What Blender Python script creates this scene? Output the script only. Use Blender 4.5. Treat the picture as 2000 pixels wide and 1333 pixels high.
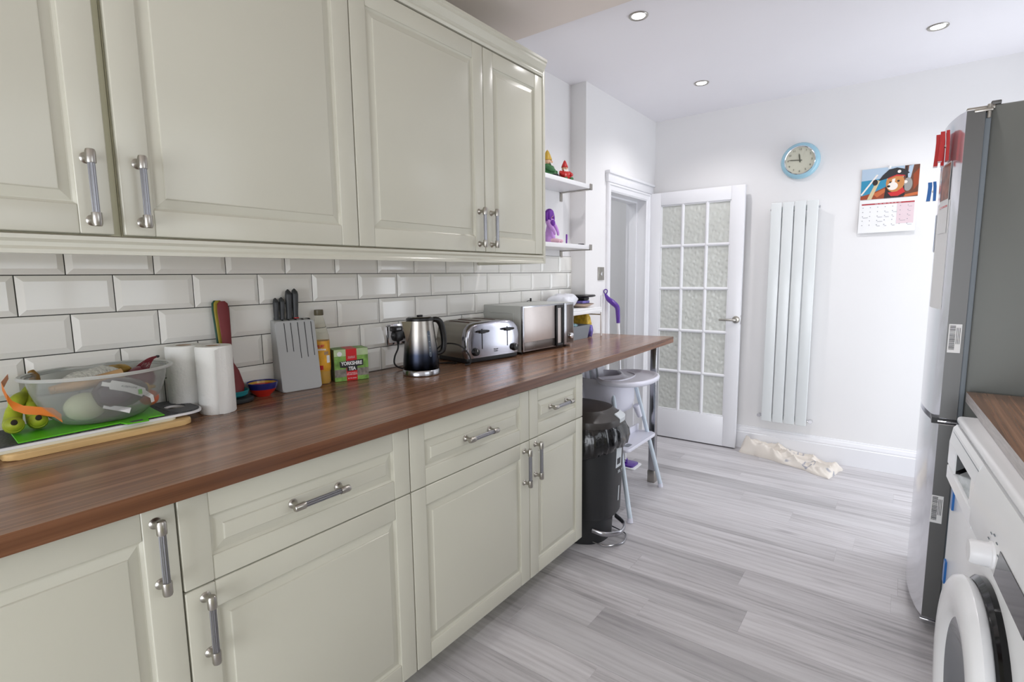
import bpy, bmesh, math, random
from mathutils import Vector, Matrix, noise as mnoise
random.seed(7)
PI = math.pi
for o in list(bpy.data.objects): bpy.data.objects.remove(o)
sc = bpy.context.scene
COL = sc.collection

# ------------------------------------------------------------------ camera
cam_d = bpy.data.cameras.new('camera'); cam = bpy.data.objects.new('camera', cam_d); COL.objects.link(cam)
sc.camera = cam
CAM = Vector((1.7302, 0.0153, 1.2894))
yw, pt, ro = math.radians(36.96), math.radians(7.1), math.radians(-0.7059)
F = Vector((-math.sin(yw)*math.cos(pt), math.cos(yw)*math.cos(pt), -math.sin(pt)))
R0 = Vector((math.cos(yw), math.sin(yw), 0)); U0 = R0.cross(F)
R = R0*math.cos(ro) + U0*math.sin(ro); U = -R0*math.sin(ro) + U0*math.cos(ro)
cam.matrix_world = Matrix(((R.x, U.x, -F.x, CAM.x), (R.y, U.y, -F.y, CAM.y), (R.z, U.z, -F.z, CAM.z), (0, 0, 0, 1)))
cam_d.sensor_width = 36; cam_d.lens = 1021.45/2000*36; cam_d.clip_start = 0.02

# ------------------------------------------------------------------ world, daylight, exposure
w = bpy.data.worlds.new('world'); sc.world = w; w.use_nodes = True
bg = w.node_tree.nodes['Background']; bg.inputs[0].default_value = (0.80, 0.90, 1.0, 1); bg.inputs[1].default_value = 1.0
vs = sc.view_settings
vs.view_transform = 'Standard'; vs.look = 'None'; vs.exposure = 0.32; vs.gamma = 1.0; vs.use_curve_mapping = False
def area(name, loc, rot, sx, sy, power, color):
    l = bpy.data.lights.new(name, 'AREA'); l.shape = 'RECTANGLE'; l.size = sx; l.size_y = sy; l.energy = power; l.color = color
    o = bpy.data.objects.new(name, l); COL.objects.link(o); o.location = loc; o.rotation_euler = rot
    return o
# daylight through the patio door (right wall, far), the kitchen window (right wall) and the big window behind
area('patio_daylight', (2.68, 3.50, 1.08), (0, math.radians(90), 0), 2.0, 0.84, 14, (0.91, 0.94, 1.0))
area('kitchen_window_daylight', (2.68, 1.00, 1.52), (0, math.radians(90), 0), 0.95, 1.25, 4.5, (0.97, 0.98, 1.0))
area('rear_window_daylight', (1.15, -1.99, 0.86), (math.radians(90), 0, 0), 1.9, 1.6, 46, (0.93, 0.95, 1.0))
area('hall_fill', (-0.75, 3.0, 2.40), (0, 0, 0), 0.7, 0.9, 8.0, (0.95, 0.97, 1.0))  # unseen fill lamp added under the hall ceiling to lift the dark hall

# ------------------------------------------------------------------ materials
def lin(c):
    if isinstance(c, str): c = tuple(int(c[i:i+2], 16) for i in (0, 2, 4))
    r = []
    for v in c[:3]:
        v = v/255
        r.append(v/12.92 if v <= 0.04045 else ((v+0.055)/1.055)**2.4)
    return (r[0], r[1], r[2], 1)
class NT:
    def __init__(s, name):
        s.m = bpy.data.materials.new(name); s.m.use_nodes = True; s.t = s.m.node_tree; s.n = s.t.nodes
        s.b = s.n['Principled BSDF']
    def new(s, typ, **k):
        n = s.n.new(typ)
        for a, v in k.items(): setattr(n, a, v)
        return n
    def link(s, a, b): s.t.links.new(a, b)
    def coord(s, scale=(1, 1, 1), obj=True):
        tc = s.new('ShaderNodeTexCoord'); mp = s.new('ShaderNodeMapping'); mp.inputs['Scale'].default_value = scale
        s.link(tc.outputs['Object'], mp.inputs[0]); return mp.outputs[0]
    def noise(s, vec, scale, detail=3, rough=0.5):
        n = s.new('ShaderNodeTexNoise'); n.inputs['Scale'].default_value = scale; n.inputs['Detail'].default_value = detail
        n.inputs['Roughness'].default_value = rough
        if vec: s.link(vec, n.inputs['Vector'])
        return n.outputs[0]
    def ramp(s, fac, stops):
        r = s.new('ShaderNodeValToRGB'); s.link(fac, r.inputs[0]); e = r.color_ramp.elements
        while len(e) < len(stops): e.new(0.5)
        for i, (p, c) in enumerate(stops): e[i].position = p; e[i].color = c if len(c) == 4 else (*c, 1)
        return r.outputs[0]
    def bump(s, h, strength, dist=0.001, normal=None):
        b = s.new('ShaderNodeBump'); b.inputs['Strength'].default_value = strength; b.inputs['Distance'].default_value = dist
        s.link(h, b.inputs['Height'])
        if normal: s.link(normal, b.inputs['Normal'])
        s.link(b.outputs[0], s.b.inputs['Normal']); return b
    def math(s, op, a, b=None, c=None):
        n = s.new('ShaderNodeMath', operation=op)
        for i, v in enumerate((a, b, c)):
            if v is None: continue
            if isinstance(v, (int, float)): n.inputs[i].default_value = v
            else: s.link(v, n.inputs[i])
        return n.outputs[0]
    def mix(s, fac, a, b, typ='MIX'):
        n = s.new('ShaderNodeMix', data_type='RGBA', blend_type=typ)
        for i, v in ((0, fac), (6, a), (7, b)):
            if isinstance(v, (int, float, tuple)): n.inputs[i].default_value = v
            else: s.link(v, n.inputs[i])
        return n.outputs[2]
def mat(name, col, rough=0.5, metal=0.0, var=0.0, vscale=8, bump=0.0, bscale=60, bdist=0.001, trans=0.0, ior=1.45, coat=0.0, emit=0.0, alpha=1.0, spec=None, stretch=(1, 1, 1)):
    t = NT(name); b = t.b; c = lin(col)
    b.inputs['Base Color'].default_value = c; b.inputs['Roughness'].default_value = rough; b.inputs['Metallic'].default_value = metal
    b.inputs['IOR'].default_value = ior; b.inputs['Transmission Weight'].default_value = trans; b.inputs['Coat Weight'].default_value = coat
    b.inputs['Coat Roughness'].default_value = 0.1; b.inputs['Alpha'].default_value = alpha
    if spec is not None: b.inputs['Specular IOR Level'].default_value = spec
    if emit: b.inputs['Emission Color'].default_value = c; b.inputs['Emission Strength'].default_value = emit
    if var or bump: v = t.coord(stretch)
    if var:
        f = t.noise(v, vscale, 4)
        d = tuple(x*(1-var) for x in c[:3]) + (1,); e = tuple(min(1, x*(1+var)) for x in c[:3]) + (1,)
        t.link(t.ramp(f, [(0.3, d), (0.7, e)]), b.inputs['Base Color'])
    if bump: t.bump(t.noise(v, bscale, 3), bump, bdist)
    return t.m
M = {}
M['wall'] = mat('wall_paint', (236, 235, 235), 0.75, var=0.012, vscale=2, bump=0.15, bscale=90, bdist=0.0006)
M['ceil'] = mat('ceiling_paint', (240, 238, 242), 0.85, var=0.01, vscale=2)
M['bulk'] = mat('bulkhead_shade_tint', (230, 220, 212), 0.85, var=0.02, vscale=2)  # shade and brown bounce from the worktop mixed into the paint colour
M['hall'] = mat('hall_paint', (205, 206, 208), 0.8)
M['hallstair'] = mat('hall_grey', (168, 166, 164), 0.8)
M['gloss_white'] = mat('white_gloss_paint', (236, 236, 239), 0.3, bump=0.08, bscale=25, bdist=0.001)
M['grout'] = mat('dark_grout', (74, 74, 70), 0.9, var=0.1, vscale=40)
M['tile'] = mat('white_glazed_tile', (242, 240, 234), 0.09, var=0.015, vscale=3, bump=0.12, bscale=9, bdist=0.002, coat=0.3)
M['cream'] = mat('cream_cabinet_foil', (206, 204, 189), 0.24, var=0.012, vscale=3, bump=0.03, bscale=50, bdist=0.0005)
M['cream_in'] = mat('cream_carcass', (201, 198, 170), 0.5, var=0.02)
M['steel'] = mat('brushed_steel', (176, 172, 165), 0.3, 1.0, bump=0.15, bscale=60, bdist=0.0004, stretch=(1, 1, 12))
M['steel_bar'] = mat('polished_steel', (176, 176, 180), 0.2, 1.0); M['handle_bar'] = mat('reeded_steel_bar', (142, 142, 146), 0.34, 1.0)
M['chrome'] = mat('chrome', (225, 225, 228), 0.06, 1.0)
M['black'] = mat('black_plastic', (24, 24, 25), 0.35, var=0.1)
M['black_gl'] = mat('black_gloss', (12, 12, 13), 0.08)
M['white'] = mat('white_plastic', (236, 236, 238), 0.35)
M['white_gl'] = mat('white_enamel', (244, 245, 247), 0.18, bump=0.02, bscale=30)
M['paper'] = mat('paper_white', (238, 238, 238), 0.7)
M['dark'] = mat('shadow_void', (14, 14, 14), 0.8)
def wood_floor():
    t = NT('grey_laminate_plank'); oi = t.new('ShaderNodeObjectInfo')
    tc = t.new('ShaderNodeTexCoord'); off = t.new('ShaderNodeVectorMath', operation='MULTIPLY_ADD')
    cmb = t.new('ShaderNodeCombineXYZ')
    for i in range(3): t.link(oi.outputs['Random'], cmb.inputs[i])
    t.link(cmb.outputs[0], off.inputs[0]); off.inputs[1].default_value = (37, 91, 13); t.link(tc.outputs['Object'], off.inputs[2])
    mp = t.new('ShaderNodeMapping'); mp.inputs['Scale'].default_value = (1.0, 9, 1); t.link(off.outputs[0], mp.inputs[0])
    mp2 = t.new('ShaderNodeMapping'); mp2.inputs['Scale'].default_value = (1.8, 30, 1); t.link(off.outputs[0], mp2.inputs[0])
    warp = t.noise(mp.outputs[0], 0.9, 3, 0.55)
    wmix = t.new('ShaderNodeVectorMath', operation='MULTIPLY_ADD'); t.link(t.noise(mp.outputs[0], 0.7, 2), wmix.inputs[0]); wmix.inputs[1].default_value = (0.0, 1.6, 0.0); t.link(mp.outputs[0], wmix.inputs[2])
    wv = t.new('ShaderNodeTexWave', wave_type='BANDS', bands_direction='Y'); wv.inputs['Scale'].default_value = 1.1
    wv.inputs['Distortion'].default_value = 6; wv.inputs['Detail'].default_value = 3; wv.inputs['Detail Scale'].default_value = 0.7
    t.link(wmix.outputs[0], wv.inputs['Vector'])
    fine = t.noise(mp2.outputs[0], 2.2, 6, 0.7)
    g = t.math('ADD', t.math('MULTIPLY', warp, 0.52), t.math('ADD', t.math('MULTIPLY', fine, 0.40), t.math('MULTIPLY', wv.outputs['Fac'], 0.06)))
    col = t.ramp(g, [(0.32, lin((150, 147, 149))), (0.45, lin((188, 185, 187))), (0.60, lin((208, 206, 208)))])
    # one tone per plank
    tone = t.math('ADD', t.math('MULTIPLY', oi.outputs['Random'], 0.34), 0.78)
    cc = t.new('ShaderNodeCombineXYZ')
    for i in range(3): t.link(tone, cc.inputs[i])
    col = t.mix(1.0, col, oi.outputs['Color'], 'MULTIPLY')
    # knots
    kn = t.new('ShaderNodeTexVoronoi'); mp3 = t.new('ShaderNodeMapping'); mp3.inputs['Scale'].default_value = (1.3, 4.2, 1); t.link(off.outputs[0], mp3.inputs[0]); t.link(mp3.outputs[0], kn.inputs['Vector'])
    kn.inputs['Scale'].default_value = 1.0
    kf = t.ramp(kn.outputs['Distance'], [(0.01, (0.66, 0.65, 0.66, 1)), (0.10, (1, 1, 1, 1))])
    col = t.mix(1.0, col, kf, 'MULTIPLY')
    t.link(col, t.b.inputs['Base Color']); t.b.inputs['Roughness'].default_value = 0.38
    t.bump(fine, 0.12, 0.0008)
    return t.m
M['floor'] = wood_floor()
def walnut(name, edge=False):
    t = NT(name); tc = t.new('ShaderNodeTexCoord'); sp = t.new('ShaderNodeSeparateXYZ'); t.link(tc.outputs['Object'], sp.inputs[0])
    x, y, z = sp.outputs
    lat = t.math('ADD', x, z)
    wn0 = t.noise(t.coord((1, 0.5, 1)), 2, 2)
    la = t.math('DIVIDE', lat, 0.034)
    band = t.math('FLOOR', la)
    cmb = t.new('ShaderNodeCombineXYZ'); t.link(band, cmb.inputs[0])
    w1 = t.new('ShaderNodeTexWhiteNoise', noise_dimensions='1D'); t.link(band, w1.inputs['W'])
    seg = t.math('FLOOR', t.math('ADD', t.math('DIVIDE', y, 2.2), t.math('MULTIPLY', w1.outputs['Value'], 5)))
    t.link(seg, cmb.inputs[1])
    w2 = t.new('ShaderNodeTexWhiteNoise', noise_dimensions='2D'); t.link(cmb.outputs[0], w2.inputs['Vector'])
    fr = t.math('FRACT', la)
    grain = t.noise(t.coord((34, 0.45, 34)), 3.5, 5, 0.6)
    grain2 = t.noise(t.coord((10, 0.22, 10)), 3.0, 4, 0.55)
    f = t.math('ADD', t.math('MULTIPLY', grain, 0.40), t.math('ADD', t.math('MULTIPLY', grain2, 0.48), t.math('MULTIPLY', w2.outputs['Value'], 0.13)))
    if edge: stops = [(0.32, lin((70, 43, 28))), (0.52, lin((112, 72, 49))), (0.72, lin((144, 98, 70)))]
    else: stops = [(0.30, lin((90, 63, 48))), (0.50, lin((130, 95, 73))), (0.70, lin((168, 129, 102)))]
    col = t.ramp(f, stops)
    line = t.ramp(fr, [(0.0, (1, 1, 1, 1)), (0.10, (0, 0, 0, 1))])
    gate = t.math('GREATER_THAN', w1.outputs['Value'], 0.25)
    lf = t.math('MULTIPLY', t.math('MULTIPLY', line, gate), 0.75 if not edge else 0.0)
    col = t.mix(lf, col, lin((182, 134, 98)))
    t.link(col, t.b.inputs['Base Color'])
    t.b.inputs['Roughness'].default_value = 0.24 if not edge else 0.3
    t.link(t.ramp(grain, [(0.3, (0.20, 0.20, 0.20, 1)), (0.7, (0.25, 0.25, 0.25, 1))]), t.b.inputs['Roughness'])
    t.bump(grain, 0.02, 0.0004)
    return t.m
M['walnut'] = walnut('walnut_laminate'); M['walnut_edge'] = walnut('walnut_laminate_edge', True)

# ------------------------------------------------------------------ mesh helpers
def link(name, me, parent=None, loc=None, mats=()):
    for m in mats: me.materials.append(M[m] if isinstance(m, str) else m)
    o = bpy.data.objects.new(name, me); COL.objects.link(o)
    if parent: o.parent = parent
    if loc: o.location = loc
    return o
def tag(o, label=None, cat=None, group=None, kind=None):
    if label: o['label'] = label
    if cat: o['category'] = cat
    if group: o['group'] = group
    if kind: o['kind'] = kind
    return o
def thing(name, label, cat, loc=(0, 0, 0), rz=0, group=None):
    o = bpy.data.objects.new(name, None); COL.objects.link(o); o.location = loc; o.rotation_euler = (0, 0, rz); o.empty_display_size = 0.05
    return tag(o, label, cat, group)
class B:
    """bmesh collector"""
    def __init__(s): s.bm = bmesh.new(); s.mi = 0
    def _m(s, faces):
        for f in faces: f.material_index = s.mi
    def box(s, x0, x1, y0, y1, z0, z1, bev=0, seg=2, rot=None):
        r = bmesh.ops.create_cube(s.bm, size=1)['verts']
        for v in r: v.co = Vector(((x0+x1)/2+v.co.x*(x1-x0), (y0+y1)/2+v.co.y*(y1-y0), (z0+z1)/2+v.co.z*(z1-z0)))
        if rot: bmesh.ops.transform(s.bm, matrix=rot, verts=r)
        fs = list({f for v in r for f in v.link_faces}); s._m(fs)
        if bev:
            es = list({e for v in r for e in v.link_edges})
            g = bmesh.ops.bevel(s.bm, geom=es, offset=bev, segments=seg, profile=0.5, affect='EDGES', clamp_overlap=True)
            s._m(g['faces'])
        return s
    def poly(s, pts):
        f = s.bm.faces.new([s.bm.verts.new(p) for p in pts]); f.material_index = s.mi; return s
    def prism(s, pts, z0, z1, axis='z', bev=0, seg=2):
        """extrude a 2-D outline; axis is the extrusion axis (other two in cyclic order)"""
        def P(a, b, c): return {'z': (a, b, c), 'x': (c, a, b), 'y': (b, c, a)}[axis]
        lo = [s.bm.verts.new(P(a, b, z0)) for a, b in pts]; hi = [s.bm.verts.new(P(a, b, z1)) for a, b in pts]
        n = len(pts); fs = [s.bm.faces.new(lo[::-1]), s.bm.faces.new(hi)]
        for i in range(n): fs.append(s.bm.faces.new((lo[i], lo[(i+1) % n], hi[(i+1) % n], hi[i])))
        s._m(fs)
        if bev:
            es = list(fs[0].edges)+list(fs[1].edges)
            g = bmesh.ops.bevel(s.bm, geom=es, offset=bev, segments=seg, profile=0.5, affect='EDGES', clamp_overlap=True); s._m(g['faces'])
        return s
    def loft(s, rings, close=True, cap0=True, cap1=True):
        """rings: lists of points with equal counts"""
        vr = [[s.bm.verts.new(p) for p in r] for r in rings]; n = len(rings[0]); fs = []
        for a, b in zip(vr, vr[1:]):
            for i in range(n if close else n-1):
                j = (i+1) % n; fs.append(s.bm.faces.new((a[i], a[j], b[j], b[i])))
        if cap0: fs.append(s.bm.faces.new(vr[0][::-1]))
        if cap1: fs.append(s.bm.faces.new(vr[-1]))
        s._m(fs); return s
    def lathe(s, prof, c=(0, 0, 0), seg=32, axis='z', cap0=True, cap1=True, rot=None, sx=1, sy=1):
        rings = []
        for r, h in prof:
            ring = []
            for i in range(seg):
                a = 2*PI*i/seg; p = Vector((r*math.cos(a)*sx, r*math.sin(a)*sy, h))
                if axis == 'x': p = Vector((p.z, p.x, p.y))
                if axis == 'y': p = Vector((p.y, p.z, p.x))
                if axis == '-y': p = Vector((p.x, -p.z, p.y))
                if rot: p = rot @ p
                ring.append(p+Vector(c))
            rings.append(ring)
        return s.loft(rings, True, cap0, cap1)
    def tube(s, pts, r, seg=12, smooth=0, flat=1.0, closed=False, cap=True):
        pts = [Vector(p) for p in pts]
        rs = list(r) if isinstance(r, (list, tuple)) else [r]*len(pts)
        if smooth:
            P = []; RR = []
            n = len(pts)
            for i in range(n if closed else n-1):
                p0 = pts[(i-1) % n] if closed else pts[max(i-1, 0)]; p1 = pts[i]; p2 = pts[(i+1) % n]; p3 = pts[(i+2) % n] if closed else pts[min(i+2, n-1)]
                for k in range(smooth):
                    t = k/smooth; t2 = t*t; t3 = t2*t
                    P.append(0.5*((2*p1)+(p2-p0)*t+(2*p0-5*p1+4*p2-p3)*t2+(3*p1-p0-3*p2+p3)*t3)); RR.append(rs[i]*(1-t)+rs[(i+1) % n]*t)
            if not closed: P.append(pts[-1]); RR.append(rs[-1])
            pts, rs = P, RR
        n = len(pts); rings = []
        up = None
        for i in range(n):
            if closed: d = (pts[(i+1) % n]-pts[(i-1) % n]).normalized()
            else: d = (pts[min(i+1, n-1)]-pts[max(i-1, 0)]).normalized()
            if up is None:
                up = Vector((0, 0, 1)) if abs(d.z) < 0.9 else Vector((0, 1, 0))
            a = (up-d*up.dot(d)).normalized(); up = a; b = d.cross(a)
            rings.append([pts[i]+(a*math.cos(2*PI*k/seg)+b*math.sin(2*PI*k/seg)*flat)*rs[i] for k in range(seg)])
        if closed: rings.append(rings[0]); return s.loft(rings, True, False, False)
        return s.loft(rings, True, cap, cap)
    def sphere(s, c, rx, ry=None, rz=None, seg=20, rings=12, rot=None):
        ry = ry or rx; rz = rz or rx
        r = bmesh.ops.create_uvsphere(s.bm, u_segments=seg, v_segments=rings, radius=1)['verts']
        for v in r:
            p = Vector((v.co.x*rx, v.co.y*ry, v.co.z*rz))
            if rot: p = rot @ p
            v.co = p+Vector(c)
        s._m(list({f for v in r for f in v.link_faces})); return s
    def mesh(s, name, smooth=35):
        me = bpy.data.meshes.new(name); bmesh.ops.remove_doubles(s.bm, verts=s.bm.verts, dist=1e-6)
        bmesh.ops.recalc_face_normals(s.bm, faces=s.bm.faces)
        if smooth:
            for f in s.bm.faces: f.smooth = True
            for e in s.bm.edges:
                if len(e.link_faces) == 2 and e.calc_face_angle(0) > math.radians(smooth): e.smooth = False
        s.bm.to_mesh(me); s.bm.free(); return me
    def obj(s, name, mats, parent=None, loc=None, smooth=35, label=None):
        if not isinstance(mats, (list, tuple)): mats = [mats]
        o = link(name, s.mesh(name, smooth), parent, loc, mats)
        if label: o['label'] = label
        return o
def text(name, body, size, m, parent, loc, rot, depth=0.0004, align='CENTER', sx=1.0, bold=0.0):
    cu = bpy.data.curves.new('t', 'FONT'); cu.body = body; cu.size = size; cu.extrude = depth; cu.align_x = align; cu.align_y = 'CENTER'; cu.offset = bold
    cu.resolution_u = 3
    to = bpy.data.objects.new('t', cu); COL.objects.link(to)
    dg = bpy.context.evaluated_depsgraph_get(); me = bpy.data.meshes.new_from_object(to.evaluated_get(dg))
    bpy.data.objects.remove(to); bpy.data.curves.remove(cu)
    me.transform(Matrix.Diagonal((sx, 1, 1, 1)))
    me.materials.clear(); o = link(name, me, parent, None, [m]); o.location = loc; o.rotation_euler = rot
    return o
RX = (math.radians(90), 0, math.radians(90))      # text readable from +X
RY = (math.radians(90), 0, 0)                      # text readable from -Y
def rrect(x0, x1, y0, y1, r, n=5):
    pts = []
    for cx, cy, a0 in ((x1-r, y1-r, 0), (x0+r, y1-r, 90), (x0+r, y0+r, 180), (x1-r, y0+r, 270)):
        for k in range(n+1):
            a = math.radians(a0+90*k/n); pts.append((cx+r*math.cos(a), cy+r*math.sin(a)))
    return pts
def superell(cx, cy, a, b, e, n=40):
    pts = []
    for k in range(n):
        t = 2*PI*k/n; c, s_ = math.cos(t), math.sin(t)
        pts.append((cx+a*math.copysign(abs(c)**(2/e), c), cy+b*math.copysign(abs(s_)**(2/e), s_)))
    return pts
def dup(root, loc=None, rz=None, label=None):
    r = root.copy(); COL.objects.link(r)
    if loc: r.location = loc
    if rz is not None: r.rotation_euler = (0, 0, rz)
    if label: r['label'] = label
    for ch in root.children:
        c = ch.copy(); COL.objects.link(c); c.parent = r
        for g in ch.children:
            d = g.copy(); COL.objects.link(d); d.parent = c
    return r

# ================================================================== SETTING
H = 0.9061; YB = 4.065; ZC = 2.4534; XR = 2.56; YF = -1.9; PX = 0.1004; PY = 2.961
# floor: dark underlay slab + single planks running across the room
fl = B().box(-1.3, XR+0.1, YF-0.1, 5.2, -0.06, -0.0085).obj('floor', 'grout'); tag(fl, 'grey wood-effect laminate floor of staggered planks', kind='structure')
pw = 0.1482; y0p = 1.5988; plank_meshes = {}
def plank(x0, x1, y, tone):
    L = round(x1-x0, 3)
    if L not in plank_meshes:
        bb = B().box(0, L, 0.0002, pw-0.0002, -0.0085, 0, bev=0.0007, seg=1); me = bb.mesh('plank', 0); me.materials.append(M['floor']); plank_meshes[L] = me
    o = bpy.data.objects.new('plank', plank_meshes[L]); COL.objects.link(o); o.parent = fl; o.location = (x0, y, 0)
    o.color = (tone, tone*0.995, tone*0.995, 1)
tones = [1.0, 0.93, 1.03, 0.84, 0.98, 0.9, 1.05, 0.95]
rowi = 0; LP = 1.22
nlo = int((YF-y0p)/pw)-1; nhi = int((YB-y0p)/pw)+1
rr = random.Random(11)
for i in range(nlo, nhi+1):
    y = y0p+pw*i
    off = {0: 0.868, 11: 1.497-LP, 12: 0.95}.get(i, rr.choice([0.05, 0.3, 0.52, 0.75, 0.98, 1.15])+rr.random()*0.1)
    x = off-LP*2
    while x < XR:
        xa = max(x, -0.05); xb = min(x+LP, XR+0.03)
        if xb-xa > 0.02 and y+pw > YF:
            tone = rr.choice(tones)
            if i == 0 and abs(x-0.868) < 0.01: tone = 0.74
            if i == 11 and abs(x+LP-1.497) < 0.02: tone = 0.76
            plank(xa, xb, y, tone)
        x += LP
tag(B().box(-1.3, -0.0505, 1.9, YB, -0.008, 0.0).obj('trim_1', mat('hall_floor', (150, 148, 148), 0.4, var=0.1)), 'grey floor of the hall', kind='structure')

# walls
bb = B()
bb.box(-0.15, -0.0065, YF-0.1, PY+0.02, 0, ZC+0.1)                     # kitchen side wall
bb.box(-0.05, PX, PY, 3.276, 0, ZC+0.1)                                  # nib before the doorway
bb.box(-0.05, PX, 3.276, 3.925, 1.862, ZC+0.1)                          # over the doorway
bb.box(-0.05, PX, 3.925, YB+0.01, 0, ZC+0.1)
wl = bb.obj('wall_left', 'wall', smooth=0); tag(wl, 'white painted left wall with a tiled splashback and a doorway', kind='structure')
wb = B().box(-1.3, XR+0.1, YB, YB+0.12, 0, ZC+0.1).obj('wall_back', 'wall', smooth=0); tag(wb, 'white painted end wall behind the glazed door and radiator', kind='structure')
bb = B()
wy0, wy1, wz0, wz1 = 0.38, 1.62, 1.02, 2.0; dy0, dy1, dz1 = 3.06, 3.94, 2.12
bb.box(XR, XR+0.12, YF-0.1, wy0, 0, ZC+0.1); bb.box(XR, XR+0.12, wy0, wy1, 0, wz0); bb.box(XR, XR+0.12, wy0, wy1, wz1, ZC+0.1)
bb.box(XR, XR+0.12, wy1, dy0, 0, ZC+0.1); bb.box(XR, XR+0.12, dy0, dy1, dz1, ZC+0.1); bb.box(XR, XR+0.12, dy1, YB+0.12, 0, ZC+0.1)
tag(bb.obj('wall_right', 'wall', smooth=0), 'white painted right wall', kind='structure')
bb = B(); bb.box(-0.15, 0.15, YF-0.1, YF, 0, ZC+0.1).box(2.15, XR+0.12, YF-0.1, YF, 0, ZC+0.1).box(0.15, 2.15, YF-0.1, YF, 0, 0.04).box(0.15, 2.15, YF-0.1, YF, 2.02, ZC+0.1)
tag(bb.obj('wall_front', 'wall', smooth=0), 'white painted wall behind the camera', kind='structure')
tag(B().box(-0.05, XR+0.1, 2.10, YB+0.1, ZC, ZC+0.1).obj('ceiling', 'ceil', smooth=0), 'white ceiling with recessed downlights', kind='structure')
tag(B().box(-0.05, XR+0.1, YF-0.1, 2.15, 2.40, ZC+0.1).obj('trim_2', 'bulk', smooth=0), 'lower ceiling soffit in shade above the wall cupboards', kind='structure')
# window frames (right window, patio door, rear window)
def frame(name, x, ya, yb, za, zb, label, mull=(), xd=0.06):
    bb = B(); t = 0.05
    bb.box(x, x+xd, ya, ya+t, za, zb, 0.004).box(x, x+xd, yb-t, yb, za, zb, 0.004).box(x, x+xd, ya+t, yb-t, za, za+t, 0.004).box(x, x+xd, ya+t, yb-t, zb-t, zb, 0.004)
    for m_ in mull: bb.box(x, x+xd, m_-0.03, m_+0.03, za+t, zb-t, 0.003)
    o = bb.obj(name, 'white_gl'); tag(o, label, kind='structure')
    return o
frame('window_1', XR+0.03, wy0, wy1, wz0, wz1, 'white framed kitchen window', (1.0,))
frame('door_2', XR+0.03, dy0, dy1, 0.0, dz1, 'white framed patio door', ())
bb = B()
for a, b_ in ((0.15, 0.2), (0.78, 0.84), (1.46, 1.52), (2.10, 2.15)): bb.box(a, b_, YF-0.08, YF-0.02, 0.04, 2.02, 0.004)
bb.box(0.15, 2.15, YF-0.08, YF-0.02, 0.04, 0.10).box(0.15, 2.15, YF-0.08, YF-0.02, 1.96, 2.02)
tag(bb.obj('window_2', 'white_gl'), 'white framed rear window', kind='structure')

# tiles, one by one (bevelled metro)
gr = B().box(-0.0065, -0.0050, YF, 2.972, H-0.01, 1.4075).obj('tile_grout', 'grout', wl)
TW, TH = 0.2, 0.1012; g2 = 0.0013
def tile_mesh(wd, hh):
    bb = B(); b_ = 0.014; x0, x1, x2 = -0.0052, -0.0030, 0.0022
    def ring(i, x): return [(x, i, i), (x, wd-i, i), (x, wd-i, hh-i), (x, i, hh-i)]
    bb.loft([ring(g2, x0), ring(g2, x1-0.0006), ring(g2+0.0006, x1), ring(g2+b_, x2), ring(g2+b_+0.0006, x2+0.0002)], True, False, True)
    me = bb.mesh('tile', 20)
    for f in me.polygons: f.use_smooth = False
    me.materials.append(M['tile']); return me
tms = {}
ztop = 1.3057+TH
for r in range(5):
    zb_ = ztop-TH*(r+1); hh = TH
    if zb_ < H+0.0008: hh = TH-(H+0.0008-zb_); zb_ = H+0.0008
    off = 0.3114 + (0.1 if r % 2 == 0 else 0)
    j = -11
    while True:
        ya = off+TW*j; yb = ya+TW; j += 1
        if yb < YF: continue
        if ya > 2.968: break
        ya = max(ya, YF); yb = min(yb, 2.972)
        if yb-ya < 0.035: continue
        k = (round(yb-ya, 3), round(hh, 4))
        if k not in tms: tms[k] = tile_mesh(*k)
        o = bpy.data.objects.new('tile', tms[k]); COL.objects.link(o); o.parent = wl; o.location = (0, ya, zb_)
# skirting on the back wall
prof = [(0, 0), (-0.020, 0), (-0.020, 0.118), (-0.016, 0.122), (-0.0165, 0.132), (-0.011, 0.145), (-0.010, 0.152), (-0.006, 0.156), (-0.0045, 0.166), (0, 0.168)]
def skirting(name, x0, x1, label):
    tag(B().prism([(YB+a, z) for a, z in prof], x0, x1, 'x').obj(name, 'gloss_white', smooth=20), label, kind='structure')
skirting('baseboard_back', PX, XR, 'white moulded skirting board along the end wall')
# doorway lining + architrave
bb = B(); bb.box(-0.06, PX-0.001, 3.262, 3.292, 0, 1.876).box(-0.06, PX-0.001, 3.900, 3.93, 0, 1.876).box(-0.06, PX-0.001, 3.292, 3.900, 1.842, 1.876)
bb.box(-0.03, 0.03, 3.292, 3.304, 0, 1.842).box(-0.03, 0.03, 3.888, 3.900, 0, 1.842).box(-0.03, 0.03, 3.304, 3.888, 1.830, 1.842)
tag(bb.obj('trim_3', 'gloss_white', smooth=0), 'white door lining of the doorway to the hall', kind='structure')
ap = [(0, 0), (0.056, 0), (0.056, 0.012), (0.050, 0.020), (0.040, 0.021), (0.034, 0.015), (0.018, 0.013), (0.010, 0.012), (0.004, 0.008), (0, 0.006)]
def sweep(bb, prof, P, ax_w, ax_d):
    """sweep profile through corner frames: P list of (point, width vector)"""
    rings = [[Vector(p)+Vector(wv)*a+Vector(ax_d)*d for a, d in prof] for p, wv in P]
    bb.loft(rings)
bb = B()
sweep(bb, [(a*1.0, d) for a, d in ap], [((PX, 3.296, 0), (0, -1.05, 0)), ((PX, 3.296, 1.842), (0, -1.05, 1.05)), ((PX, 3.896, 1.842), (0, 1.05, 1.05)), ((PX, 3.896, 0), (0, 1.05, 0))], None, (1, 0, 0))
bb.box(PX, PX+0.024, 3.225, 3.99, 1.898, 1.955, 0.006).box(PX, PX+0.034, 3.222, 4.0, 1.952, 1.972, 0.005)
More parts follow.
